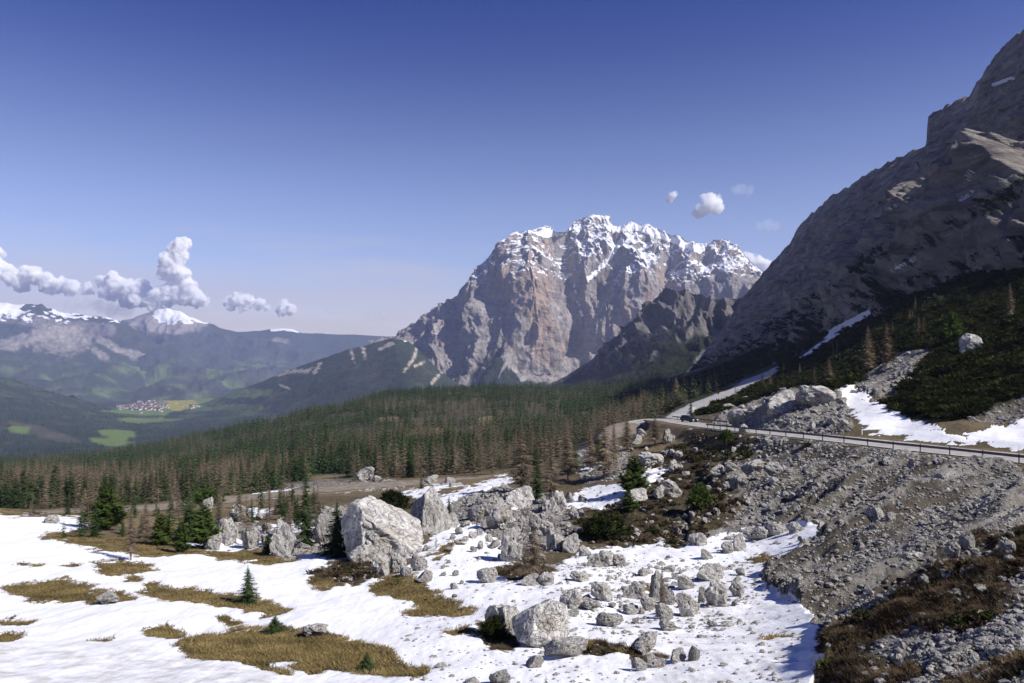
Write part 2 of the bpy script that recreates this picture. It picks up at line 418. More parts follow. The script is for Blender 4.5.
snow_m = union([gblur(gblur(snow_m, 1.5, 0), 2, 1),
    poly((562, 509), (575, 493), (600, 485), (626, 484), (622, 507), (600, 509)), poly((640, 478), (650, 466), (668, 470), (665, 478), (650, 486)),
    poly((420, 514), (436, 498), (470, 487), (508, 475), (516, 481), (490, 491), (462, 497), (436, 516)), poly((400, 494), (440, 484), (462, 484), (420, 500)),
    poly((842, 406), (872, 401), (905, 416), (945, 432), (962, 438), (1000, 424), (1024, 419), (1300, 425), (1300, 470), (1024, 447), (960, 441), (905, 437), (870, 431)),
    poly((796, 359), (815, 344), (842, 326), (846, 331), (822, 347), (802, 360)), poly((815, 390), (835, 392), (852, 404), (842, 408), (822, 404)), poly((250, 498), (275, 490), (300, 489), (290, 495), (262, 499)),
    .8*ell(225, 545, 60, 6), .75*ell(290, 528, 26, 5), .7*ell(255, 512, 22, 4), .7*ell(70, 524, 22, 6), .62*ell(590, 470, 14, 3), .6*ell(500, 506, 25, 5)])
track_m = gblur(gblur(poly((664, 418), (690, 402.5), (730, 387), (777, 366), (780, 370.5), (736, 394), (702, 409), (684, 419)), .8, 0), .8, 1)
track_w = gblur(gblur(np.maximum(track_m, 0), 2.5, 0), 2.5, 1)
grass_p = [ell(50, 592, 42, 10), ell(108, 600, 24, 7), ell(188, 597, 46, 8, 5), ell(245, 605, 40, 8, 8), ell(265, 646, 78, 17), ell(335, 655, 60, 15, 10), ell(392, 671, 36, 7, 12), ell(125, 567, 30, 6, 6), ell(108, 573, 14, 4),
    ell(62, 537, 18, 5), ell(135, 547, 68, 8, 5), ell(250, 557, 45, 6, 3), ell(345, 573, 36, 13, -12), ell(425, 599, 50, 9, 17), ell(398, 588, 26, 8), ell(423, 611, 18, 4), ell(20, 622, 18, 3), ell(8, 638, 14, 4), ell(311, 670, 14, 5), ell(265, 669, 22, 3, 15),
    ell(165, 633, 20, 5), ell(75, 600, 20, 4), ell(232, 622, 12, 3), ell(100, 643, 10, 2), ell(70, 513, 20, 3), ell(10, 514, 12, 3), ell(32, 567, 14, 2), ell(66, 567, 8, 2), ell(137, 578, 10, 2.5), ell(150, 587, 10, 2), ell(523, 573, 32, 8, 0), ell(500, 634, 20, 16, 30),
    ell(605, 651, 34, 6, 8), ell(650, 660, 16, 6), ell(655, 588, 10, 4), ell(780, 640, 16, 2, -8), ell(758, 560, 14, 2, -10), ell(455, 545, 10, 3), ell(445, 550, 20, 3, -20), ell(465, 636, 16, 3)]
grass_m = union(grass_p); grass_m = np.maximum(grass_m, 0)
snow_m = np.clip(snow_m-grass_m*1.05, 0, 1)
scree_m = union([poly((700, 470), (760, 445), (830, 445), (1024, 466), (1300, 492), (1300, 810), (740, 810), (800, 700), (828, 662), (812, 606), (762, 590), (765, 572), (795, 556), (824, 532), (812, 524), (770, 528), (735, 510)),
    ell(0, 0, 1, 1), poly((668, 416), (690, 403), (730, 389), (776, 367), (778, 371), (735, 395), (700, 409), (682, 418)), poly((420, 526), (445, 498), (500, 485), (560, 495), (580, 540), (520, 562), (490, 545)),
    poly((640, 530), (700, 505), (790, 470), (820, 500), (810, 525), (760, 532), (680, 545)), poly((830, 398), (870, 372), (905, 352), (935, 346), (925, 365), (895, 395), (860, 402)),
    poly((965, 424), (985, 410), (1024, 396), (1300, 380), (1300, 425), (1024, 420)), ell(225, 535, 45, 14), ell(285, 540, 20, 16), ell(335, 535, 30, 28), poly((690, 432), (730, 410), (800, 385), (840, 395), (850, 430), (800, 436)), ell(345, 486, 60, 5), ell(600, 462, 30, 20)])
scree_m = gblur(gblur(scree_m, 2, 0), 3, 1)
heath_m = union([poly((570, 540), (585, 510), (640, 500), (690, 490), (700, 515), (740, 505), (735, 525), (690, 545), (640, 548)), poly((640, 490), (650, 455), (700, 436), (760, 446), (745, 462), (720, 480), (740, 500), (690, 520)),
    ell(900, 628, 120, 10, -18), ell(965, 592, 80, 8, -20), ell(1000, 648, 70, 13, -20), ell(870, 662, 55, 8, -12), ell(1000, 560, 45, 6, -12), ell(345, 573, 36, 13), ell(523, 573, 32, 8), ell(500, 634, 20, 16), ell(805, 455, 12, 3), ell(880, 445, 10, 3), ell(605, 651, 34, 6), ell(650, 660, 16, 6)])
heath_m = gblur(gblur(heath_m, 3, 0), 4, 1)
mugo_m = union([poly((690, 418), (780, 368), (830, 352), (900, 330), (1024, 300), (1300, 260), (1300, 400), (1024, 398), (960, 420), (900, 418), (880, 405), (895, 398), (930, 350), (900, 352), (860, 385), (820, 392), (760, 396), (720, 412)),
    poly((600, 400), (640, 390), (720, 372), (780, 352), (775, 368), (700, 400), (668, 415), (640, 416))])
mugo_m = gblur(gblur(mugo_m, 2, 0), 3, 1)
field_m = union([ell(112, 441, 22, 5), ell(118, 433, 18, 4), ell(62, 384, 20, 6, 20), ell(150, 420, 30, 3), .95*ell(212, 397, 72, 8, -12), ell(178, 402, 22, 8), ell(262, 385, 40, 4, -16), .9*ell(140, 412, 36, 3), ell(120, 386, 40, 4), ell(200, 372, 50, 5), ell(20, 430, 12, 3)])
yellow_m = ell(180, 404, 17, 6.5)
bare_m = union([ell(55, 436, 30, 4, 12), ell(30, 427, 20, 3, 12), ell(75, 472, 14, 5), ell(390, 420, 12, 3), ell(490, 422, 12, 4), ell(440, 432, 8, 3), ell(330, 478, 20, 4), ell(440, 486, 50, 5, -8), ell(470, 483, 50, 5, -8), ell(240, 505, 70, 6), ell(150, 520, 60, 8)])
dirt_m = union([poly((-240, 655), (60, 645), (160, 652), (250, 668), (330, 690), (330, 810), (-240, 810)), .6*poly((600, 560), (760, 545), (820, 610), (800, 690), (640, 690))])
dirt_m = gblur(gblur(dirt_m, 5, 0), 8, 1)
def samp(Mk, px, py):
    fx = np.clip(px-RX0-.5, 0, RW-1.001); fy = np.clip(py-RY0-.5, 0, RH-1.001)
    i = fx.astype(int); j = fy.astype(int); u = fx-i; v = fy-j
    return (Mk[j, i]*(1-u)+Mk[j, i+1]*u)*(1-v)+(Mk[j+1, i]*(1-u)+Mk[j+1, i+1]*u)*v

# ------------------------------------------------------------------ build the ground sheet
Yg, Ag = np.meshgrid(np.exp(ly), acol, indexing='ij'); Xg = Ag*Yg
zg = base_z(Xg, Yg)
bpx = CX+F*Ag; bpy_ = CY-F*zg/Yg
far_w = smooth(250, 1200, Yg)
near = Yg < 260
wm = Yg < 320
w1 = on(wm, lambda x, y: fbm(x/2.6, y/2.6, o=4, gain=.6), Xg, Yg); w2 = on(wm, lambda x, y: fbm(x/2.6+31, y/3.4+9, o=4, gain=.6), Xg, Yg)
w3 = on(~wm, lambda x, y: fbm(x/260, y/260, o=4), Xg, Yg)
vpx = bpx+np.where(wm, 17*w1, 9*w3); vpy = bpy_+np.where(wm, 7*w2, 3.5*w3)
S = samp(snow_m, vpx, vpy); SC = samp(scree_m, vpx, vpy)*(Yg < 1500); HE = samp(heath_m, vpx, vpy)*(Yg < 250)
MU = samp(mugo_m, vpx, vpy)*(Yg > 85)*(Yg < 2500); GR = samp(grass_m, vpx, vpy)*(Yg < 200)
S = S*((Yg < 230) | ((bpx > 780) & (Yg < 900)))
GR = GR*(1-HE); MU = np.maximum(MU, smooth(655, 690, bpx)*smooth(215, 260, Yg)*(Yg < 2600)*(1-smooth(.2, .5, SC)))
# relief: hummocks, scree furrows running down the fall line, stony bumps
n1 = on(near, lambda x, y: fbm(x/9, y/9, o=3), Xg, Yg); n2 = on(near, lambda x, y: fbm(x/2.2+5, y/2.2, o=3), Xg, Yg)
edge = (S > .02)*(S < .98); eN = .25*on(edge > 0, lambda x, y: fbm(x/1.6, y/1.6, o=4, gain=.6), Xg, Yg); ragged = S+eN
cover = smooth(.40, .60, ragged)
relief = np.where(near, .45*n1+.13*n2*(1-.8*cover), 0)
fx = Xg*.906+Yg*.423; fy = -Xg*.423+Yg*.906     # furrow frame
sm_ = near & (SC > .05)
fur = on(sm_, lambda a, b, x, y: ridged(a/7.5+.3*fbm(x/11, y/11, o=2), b/45, o=4, gain=.6), fy, fx, Xg, Yg)
relief += near*smooth(.3, .9, SC)*(bpx > 690)*((fur-.45)*2.7+on(sm_, lambda x, y: .24*fbm(x/1.0, y/1.0, o=3), Xg, Yg))
relief += near*smooth(.3, .9, SC)*(bpx <= 690)*on(sm_, lambda x, y: .5*fbm(x/1.6, y/1.6, o=3), Xg, Yg)
relief += near*HE*on(near & (HE > .02), lambda x, y: .5*fbm(x/1.4+9, y/1.4, o=3), Xg, Yg)
relief += near*.10*cover+on(near & (cover > .5), lambda x, y: .07*fbm(x/1.0, y/3.0, o=3), Xg, Yg)
relief += (Yg > 180)*smooth(180, 500, Yg)*(Yg*.006)*on((Yg > 180) & (Yg < 3000), lambda x, y: fbm(x/60, y/60, o=4), Xg, Yg)*(1-smooth(1500, 3000, Yg))
relief += smooth(1500, 3000, Yg)*on(Yg > 1500, lambda x, y: 28*fbm(x/420, y/420, o=5)+6*fbm(x/70, y/70, o=3), Xg, Yg)
zg = zg+relief*np.clip((Yg-8)/12, .2, 1)
MOUND = 0
for (mx, my, mY, mh, mr_) in ((748, 420, 140, 2.6, 7), (785, 412, 143, 4.2, 8), (815, 405, 146, 4.6, 9)):
    p_ = W(mx, my, mY); g_ = np.exp(-(((Xg-p_[0])**2+((Yg-p_[1])*.8)**2)/mr_**2)**1.3); MOUND = np.maximum(MOUND, g_*mh)
zg = zg+MOUND*(1+.25*n1)
zg = road_blend(Xg, Yg, zg)
rd = np.full(Xg.shape, 1e3); sel = (Yg > 35) & (Yg < 230) & (Xg > -135) & (Xg < 80)
rd[sel] = road_dist(Xg[sel], Yg[sel])

def ground_z(X, Y):
    X = np.atleast_1d(np.asarray(X, float)); Y = np.atleast_1d(np.asarray(Y, float))
    a = np.clip((X/Y-A0)/(acol[1]-acol[0]), 0, NA-1.001); i = a.astype(int); u = a-i
    L = np.log(Y); j = np.clip(np.searchsorted(ly, L)-1, 0, NR-2); v = np.clip((L-ly[j])/(ly[j+1]-ly[j]), 0, 1)
    return (zg[j, i]*(1-u)+zg[j, i+1]*u)*(1-v)+(zg[j+1, i]*(1-u)+zg[j+1, i+1]*u)*v

spy = CY-F*zg/Yg
def hit(px, py):
    """first ground point met by the line of sight through a spot of the photograph"""
    i = int(round(np.clip(((px-CX)/F-A0)/(acol[1]-acol[0]), 0, NA-1)))
    r = np.argmax(spy[:, i] <= py)
    r = max(r, 1); y0, y1 = spy[r-1, i], spy[r, i]; t = 0 if y0 == y1 else np.clip((y0-py)/(y0-y1), 0, 1)
    Y = math.exp(lerp(ly[r-1], ly[r], t)); X = (px-CX)/F*Y
    return X, Y, float(ground_z(X, Y)[0])

# ------------------------------------------------------------------ ground colours (albedo of what covers each point)
def mixc(A, c, w): return A+(np.asarray(c, float)-A)*w[..., None]
nA = on(Yg < 400, lambda x, y: fbm(x/14, y/14, o=4), Xg, Yg); nB = on(Yg < 1500, lambda x, y: fbm(x/3.1, y/3.1+40, o=4), Xg, Yg); nF = on(Yg > 1300, lambda x, y: fbm(x/230, y/230, o=5), Xg, Yg)
alb = np.zeros(Xg.shape+(3,)); alb[:] = (.135, .105, .06)
alb = mixc(alb, (.075, .06, .035), smooth(-.2, .3, nA)*.7)
alb = mixc(alb, (.060, .055, .034), smooth(170, 260, Yg))
alb = mixc(alb, (.16, .12, .08), smooth(.25, .5, nB)*(Yg > 150)*(Yg < 1500)*.5)
# far valley: dark woods and green meadows
fm = samp(field_m, vpx, vpy)*(Yg > 1700)
alb = mixc(alb, (.026, .038, .024), smooth(1300, 2200, Yg))
alb = mixc(alb, (.075, .11, .035), smooth(-.02, .22, nF)*smooth(3200, 6000, Yg)*.8)
alb = mixc(alb, (.10, .085, .06), smooth(.2, .4, on(Yg > 1900, lambda x, y: fbm(x/160+7, y/160, o=4), Xg, Yg))*smooth(2000, 2600, Yg)*(1-smooth(5600, 6200, Yg))*.6)
alb = mixc(alb, (.115, .165, .042), smooth(.35, .6, fm+.35*on(fm > .02, lambda x, y: fbm(x/90, y/90, o=4), Xg, Yg)))
alb = mixc(alb, (.28, .26, .035), smooth(.3, .6, samp(yellow_m, vpx, vpy)*(Yg > 4000)))
bm = samp(bare_m, vpx, vpy)
alb = mixc(alb, (.19, .15, .085), smooth(.3, .7, bm+.35*nB*(bm > .02))*.85*(Yg < 1500))
alb = mixc(alb, (.12, .10, .07), smooth(.4, .7, bm+.5*on((bm > .02) & (Yg > 1500), lambda x, y: fbm(x/70, y/70, o=4), Xg, Yg))*.4*(Yg > 1500))
alb = mixc(alb, (.19, .145, .075), smooth(.2, .6, GR))
alb = mixc(alb, (.24, .18, .09), smooth(.2, .6, GR)*smooth(0, .4, nB)*.6)
alb = mixc(alb, (.030, .036, .014), smooth(.3, .7, MU))
oc = (MU > .3) & (Yg > 180); alb = mixc(alb, (.27, .25, .22), smooth(.16, .36, on(oc, lambda x, y: fbm(x/34, y/34, o=5, gain=.62), Xg, Yg))*.85)
scc = np.zeros_like(alb); scc[:] = (.18, .168, .152)
scc = mixc(scc, (.085, .075, .06), smooth(-.05, .4, on(sm_, lambda x, y: fbm(x/2.4, y/2.4+11, o=5, gain=.6), Xg, Yg))*.95)
shade_streak = on(sm_, lambda a, b, x, y: fbm(a/14+.4*fbm(x/9, y/9, o=2), b/2.6, o=5, gain=.62), fx, fy, Xg, Yg)
scc = mixc(scc, (.060, .052, .040), smooth(-.22, .10, shade_streak)*.95*(bpx > 740)*(Yg < 120))  # shadow streaks of the raking sun, painted dark into the scree colour
scc = mixc(scc, (.30, .29, .275), smooth(.15, .45, on(sm_, lambda x, y: fbm(x/12, y/2.2, o=4), fx, fy))*.7)
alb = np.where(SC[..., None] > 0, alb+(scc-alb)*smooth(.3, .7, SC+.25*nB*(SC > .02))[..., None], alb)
alb = mixc(alb, (.075, .054, .034), smooth(.35, .75, HE+.5*nB*(HE > .02)))
alb = mixc(alb, (.055, .048, .026), smooth(.5, .8, HE+.7*on(HE > .02, lambda x, y: fbm(x/4, y/4, o=3), Xg, Yg))*.8)
alb = mixc(alb, (.46, .44, .41), smooth(.25, .6, samp(track_m, vpx*.35+bpx*.65, vpy*.35+bpy_*.65))*(Yg > 150)*(Yg < 1600))
alb = mixc(alb, (.20, .17, .135), (1-smooth(3.6, 5.0, rd+1.2*w1))*(Yg > 30))
snowA = np.clip(S+eN-(1-smooth(3.4, 4.4, rd)), 0, 1)
far_snow = 0
V = np.stack([Xg, Yg, zg], -1).reshape(-1, 3)
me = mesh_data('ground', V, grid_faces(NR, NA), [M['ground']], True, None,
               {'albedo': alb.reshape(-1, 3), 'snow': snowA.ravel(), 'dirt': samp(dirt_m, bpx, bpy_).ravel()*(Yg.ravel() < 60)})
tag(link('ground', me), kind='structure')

# road ribbon
def ribbon(name, C, N, h0, h1, mat, dz):
    n = len(C); cr = np.linspace(h0, h1, 5)
    Vr = (C[:, None]+N[:, None]*cr[None, :, None]); Vr[..., 2] += dz
    return link(name, mesh_data(name, Vr.reshape(-1, 3), grid_faces(n, 5), [mat], True))
mroad = plain_material('worn_asphalt', (.33, .315, .295), .9, 0, .30, .9)
kb = int(np.argmax(ROAD[:, 1]))+12
mtrack = plain_material('gravel_track', (.20, .168, .128), .95, 0, .35, .6)
tag(ribbon('road', ROAD[:kb], ROADN[:kb], -3.7, 3.7, mroad, .0), kind='structure')
tag(ribbon('lower_road', ROAD[kb-1:], ROADN[kb-1:], -2.6, 2.6, mtrack, .0), kind='structure')
for s in (-1, 1):
    tag(ribbon('road_marking', ROAD[:kb], ROADN[:kb], s*3.05-.07, s*3.05+.07, M['white'], .006), kind='structure')
# ------------------------------------------------------------------ mountains: lofted through contour lines, then eroded
def loft(name, rows, nu, nvs, back, disp, paint, mat, wu=None, usmooth=True, nsm=0):
    rows = [np.array([W(*p) for p in r]) for r in rows]            # each (k,3)
    k = len(rows[0]); d = np.r_[0, np.cumsum(np.abs(np.diff(rows[0][:, 0]/rows[0][:, 1]))+1e-4)]
    t = np.linspace(0, d[-1], nu)
    R = [np.stack([np.interp(t, d, r[:, c]) for c in range(3)], -1) for r in rows]
    for i in range(1, len(R)):
        for c in range(3): R[i][:, c] = gblur(R[i][:, c][None], nu/60, 1)[0]
    seg = []
    b = R[0].copy(); b[:, 0] += back[0]; b[:, 1] += back[1]; b[:, 2] -= back[2]
    for w in np.linspace(1, 0, 14, endpoint=False): seg.append(R[0]+(b-R[0])*w)
    nb = len(seg); vv = [-1+i/14 for i in range(14)]
    for i, n in enumerate(nvs):
        for w in np.linspace(0, 1, n, endpoint=False):
            seg.append(R[i]+(R[i+1]-R[i])*w); vv.append((i+w)/len(nvs))
    seg.append(R[-1]); vv.append(1.0)
    G = np.stack(seg); vv = np.array(vv)[:, None]+0*G[..., 0]
    # soften kinks between contours (not the crest)
    for q in range(nsm):
        Gs = G.copy(); Gs[nb+1:-1] = .25*G[nb:-2]+.5*G[nb+1:-1]+.25*G[nb+2:]
        G = Gs
    def normals(G):
        du = np.gradient(G, axis=1); dv = np.gradient(G, axis=0); n = np.cross(dv, du)
        n /= np.linalg.norm(n, axis=-1)[..., None]+1e-9
        n *= np.where((n*np.array([0, -1, .6])).sum(-1) < 0, -1, 1)[..., None] if False else 1
        return n
    n = normals(G)
    if (n[nb:, :, 1].mean() > 0): n = -n
    px = CX+F*G[..., 0]/G[..., 1]; py = CY-F*G[..., 2]/G[..., 1]
    dn, dz = disp(G, px, py, vv, n)
    H = G+n*dn[..., None]; H[..., 2] += dz
    n2 = normals(H)
    if (n2[nb:, :, 2].mean() < 0): n2 = -n2
    px2 = CX+F*H[..., 0]/H[..., 1]; py2 = CY-F*H[..., 2]/H[..., 1]
    alb, snow = paint(H, px2, py2, vv, n2, dn)
    nr, nc = G.shape[:2]
    me = mesh_data(name, H.reshape(-1, 3), grid_faces(nr, nc), [mat], True, None,
                   {'albedo': alb.reshape(-1, 3), 'snow': snow.ravel(), 'dirt': np.zeros(nr*nc)})
    o = tag(link(name, me), kind='structure')
    return H, o

def trough(px, py, pts, wid):
    """0..1 closeness to a polyline drawn on the face"""
    best = np.full(px.shape, 1e9)
    for (x1, y1), (x2, y2) in zip(pts[:-1], pts[1:]):
        dx, dy = x2-x1, y2-y1; t = np.clip(((px-x1)*dx+(py-y1)*dy)/(dx*dx+dy*dy), 0, 1)
        best = np.minimum(best, np.hypot(px-x1-t*dx, py-y1-t*dy))
    return np.exp(-.5*(best/wid)**2)
def blob(px, py, cx, cy, rx, ry): return np.exp(-.5*(((px-cx)/rx)**2+((py-cy)/ry)**2))

# --- the main snowy peak
def disp_peak(G, px, py, v, n):
    X, Y, Z = G[..., 0], G[..., 1], G[..., 2]
    up = smooth(1.0, .62, v)*smooth(-.6, 0, v)
    pil = ridged(X/330+.3*fbm(X/500, Z/500, o=2), Y/500, Z/1500, o=5, gain=.52)
    fine = fbm(X/70, Y/90, Z/130, o=4)
    strat = np.sin(Z/26+2.0*fbm(X/400, Y/400, Z/300, o=2))*.5+fbm(X/600, Y/600, Z/22, o=3)
    pil2 = ridged(X/120+9+.4*fbm(X/300, Z/200, o=2), Y/240, Z/420, o=4, gain=.55)
    d = up*(105*(pil-.5)+75*(pil2-.5)+34*fine+8*strat)
    # couloirs and buttresses of this face
    d -= 95*trough(px, py, [(560, 234), (566, 262), (574, 292), (580, 322), (574, 345)], 5)
    d -= 60*trough(px, py, [(622, 262), (600, 285), (582, 300)], 5)
    d -= 70*trough(px, py, [(604, 275), (585, 330), (560, 372)], 7)
    d -= 80*trough(px, py, [(532, 318), (522, 350), (512, 372)], 5)
    d -= 70*trough(px, py, [(498, 290), (490, 330), (486, 350)], 8)
    d -= 45*trough(px, py, [(545, 245), (552, 280), (556, 300)], 3.5)
    d -= 60*trough(px, py, [(672, 258), (662, 290), (655, 300)], 6)
    d -= 60*trough(px, py, [(460, 312), (455, 345), (448, 372)], 6)
    d += 130*blob(px, py, 525, 285, 16, 45)+80*blob(px, py, 545, 340, 14, 30)+90*blob(px, py, 480, 320, 9, 30)+90*blob(px, py, 735, 278, 12, 18)
    d += 80*blob(px, py, 612, 322, 14, 22)+70*blob(px, py, 640, 285, 14, 16)+60*blob(px, py, 690, 275, 10, 15)+70*blob(px, py, 440, 340, 7, 25)
    dz = 22*fbm(X/120, Y/120, o=4)*np.exp(-(v/.12)**2)+18*ridged(X/90, Y/200, o=3)*np.exp(-(v/.05)**2)
    d = d*smooth(-.02, .10, v+.03)
    return d, dz
def paint_peak(H, px, py, v, n, dn):
    X, Y, Z = H[..., 0], H[..., 1], H[..., 2]; nz = n[..., 2]
    a = np.zeros(H.shape); a[:] = (.35, .318, .292)
    st = fbm(X/500, Y/500, Z/16, o=3)
    a = mixc(a, (.21, .185, .18), smooth(-.1, .35, st)*.6)
    och = .02+fbm(X/190, Y/190+3, Z/320, o=4)+.55*blob(px, py, 525, 290, 22, 40)+.4*blob(px, py, 540, 330, 12, 25)+.3*blob(px, py, 735, 275, 14, 15)+.3*blob(px, py, 615, 315, 14, 18)+.25*blob(px, py, 650, 290, 20, 20)
    a = mixc(a, (.38, .275, .20), smooth(.10, .5, och)*.72)
    a = mixc(a, (.31, .285, .27), smooth(.2, .5, fbm(X/110, Y/110, Z/240+9, o=4))*.6)
    a = mixc(a, (.11, .10, .11), smooth(.2, .5, fbm(X/45, Y/45, Z/420, o=4))*.5)
    # apron: dwarf pine with fans of scree
    ap = smooth(-5, 5, py-np.interp(px, [370, 400, 440, 470, 500, 530, 580, 640, 760], [365, 372, 381, 372, 351, 382, 388, 390, 390])+9*fbm(X/150, Y/150, Z/150, o=3))*(v > .3)
    fan = smooth(.10, .25, fbm(px/9+py/22, py/60, o=3)-.1+.8*trough(px, py, [(503, 355), (522, 378)], 2)+.6*trough(px, py, [(440, 372), (430, 388)], 3)+.5*trough(px, py, [(455, 366), (438, 384)], 3))
    veg = ap*(1-fan); a = mixc(a, (.030, .040, .022), veg); a = mixc(a, (.44, .41, .38), ap*fan)
    ledge = nz+.30*fbm(X/60, Y/60, Z/60, o=4)+.16*st
    hgt = smooth(290, 590, Z+70*fbm(X/300, Y/300, o=3))
    s = smooth(.52, .66, ledge+.16*fbm(X/26, Y/26, Z/22+4, o=3))*hgt*.95
    s = np.maximum(s, .9*smooth(.28, .5, ledge)*smooth(560, 740, Z)*smooth(520, 580, px))
    s = np.maximum(s, .9*smooth(.55, .85, trough(px, py, [(574, 284), (577, 300), (582, 316)], 1.6)*(.8+1.2*fbm(X/40, Y/40, Z/40, o=4))))
    s = np.maximum(s, .95*smooth(.10, .32, nz-.25+.45*fbm(X/55, Y/55, Z/40+2, o=5, gain=.6)-.25*smooth(255, 290, py-.12*(px-640)))*smooth(585, 620, px)*smooth(430, 560, Z))
    s = np.maximum(s, .75*smooth(.6, .95, trough(px, py, [(622, 240), (606, 262), (588, 280)], 4)+.6*fbm(X/40, Y/40, Z/40, o=4)))
    s = np.maximum(s, .9*smooth(.5, .8, trough(px, py, [(610, 228), (640, 228), (668, 238), (700, 250)], 4)+.3*fbm(X/60, Y/60, Z/60, o=3)))
    s = np.maximum(s, .8*smooth(.5, .8, blob(px, py, 548, 233, 10, 6)+.3*fbm(X/50, Y/50, Z/50, o=3)))
    s = s*(1-ap)
    s[v < 0] = .8
    return a, s
PK = [(370, 345, 6300), (395, 337, 6100), (420, 321, 6000), (450, 302, 5950), (478, 276, 5900), (490, 262, 5850), (497, 252, 5800), (505, 241, 5800), (514, 238, 5800), (530, 238, 5850), (545, 228, 5850), (556, 231, 5900), (566, 230, 6000), (575, 222, 6050), (583, 216.5, 6050), (597, 216, 6050), (609, 217, 6050), (612, 228, 6050), (622, 227, 6000), (632, 223, 5950), (648, 227, 5900), (665, 232, 5850), (690, 241, 5800), (708, 247, 5750), (714, 240, 5700), (724, 238, 5700), (737, 247, 5650), (748, 258, 5600), (756, 268, 5550), (775, 285, 5500), (810, 310, 5400)]
mid = []; base = []; foot = []
for (x, y, D) in PK:
    t = np.clip((x-395)/(760-395), 0, 1)
    mid.append((x*.97+16, y+.36*(np.interp(x, [395, 440, 500, 560, 640, 760], [372, 380, 362, 372, 372, 372])-y), D-330-120*math.sin(t*3.14)))
    by = np.interp(x, [370, 395, 440, 470, 500, 530, 580, 640, 760, 810], [372, 375, 381, 372, 352, 380, 385, 385, 385, 390])
    base.append((x*.92+42, by, D-760)); foot.append((x*.86+78, 410, D-1800))
H_peak, _ = loft('main_peak', [PK, mid, base, foot], 620, [150, 170, 70], (100, 900, 500), disp_peak, paint_peak, M['peak'], nsm=14)

# --- the wooded shoulder left of the peak, with pale landslip scars
def disp_ridge(G, px, py, v, n):
    X, Y, Z = G[..., 0], G[..., 1], G[..., 2]
    return (26*fbm(X/300, Y/300, Z/300, o=5)+7*fbm(X/40, Y/40, Z/40, o=3))*smooth(-.05, .12, np.abs(v)), 9*fbm(X/90, Y/90, o=4)
def paint_ridge(H, px, py, v, n, dn):
    X, Y, Z = H[..., 0], H[..., 1], H[..., 2]
    a = np.zeros(H.shape); a[:] = (.030, .040, .024)
    a = mixc(a, (.075, .066, .045), smooth(.1, .4, fbm(X/180, Y/180, o=4))*.7)
    a = mixc(a, (.018, .026, .018), smooth(.0, .4, fbm(X/45, Y/45, o=4))*.8)
    gm = union_p([blob(px, py, 225, 393, 45, 4), blob(px, py, 190, 400, 25, 6), blob(px, py, 240, 408, 22, 3)])
    a = mixc(a, (.085, .125, .038), smooth(.35, .6, gm+.3*fbm(X/110, Y/110, o=3)*(gm > .1)))
    sc_ = union_p([trough(px, py, [(277, 375), (292, 371), (305, 371), (318, 368)], 2.2), trough(px, py, [(314, 372), (320, 364)], 2.4), trough(px, py, [(351, 350), (354, 362)], 1.7), trough(px, py, [(363, 347), (365, 358)], 2.2), trough(px, py, [(380, 349), (392, 343)], 2),
                   trough(px, py, [(404, 372), (415, 356), (417, 345)], 1.6), trough(px, py, [(398, 336), (420, 332)], 3), trough(px, py, [(280, 385), (290, 389)], 1.2), trough(px, py, [(415, 366), (424, 362)], 1.4), trough(px, py, [(432, 383), (442, 372)], 1.6)])
    a = mixc(a, (.40, .34, .27), smooth(.40, .62, sc_*(.72+1.5*fbm(X/55, Y/55, Z/40, o=5, gain=.65))))
    s = .9*smooth(.5, .8, trough(px, py, [(405, 341), (414, 337)], 1.3))
    return a, s
def union_p(L):
    o = L[0]
    for e in L[1:]: o = np.maximum(o, e)
    return o
RG = [(120, 424, 6700), (150, 415, 6600), (200, 404, 6300), (250, 386, 6000), (300, 366, 5700), (350, 349, 5500), (375, 343, 5400), (392, 338, 5300), (408, 341, 5250), (422, 353, 5200), (436, 368, 5100), (452, 380, 5000), (475, 388, 4950), (540, 394, 4800), (620, 398, 4700)]
RB = [(x*.8+90, y+.45*(428-y), D-1100) for x, y, D in RG]
RF = [(x*.6+180, 436, D-2300) for x, y, D in RG]
H_sh, O_sh = loft('wooded_shoulder', [RG, RB, RF], 420, [80, 70], (0, 700, 420), disp_ridge, paint_ridge, M['far'], nsm=8)

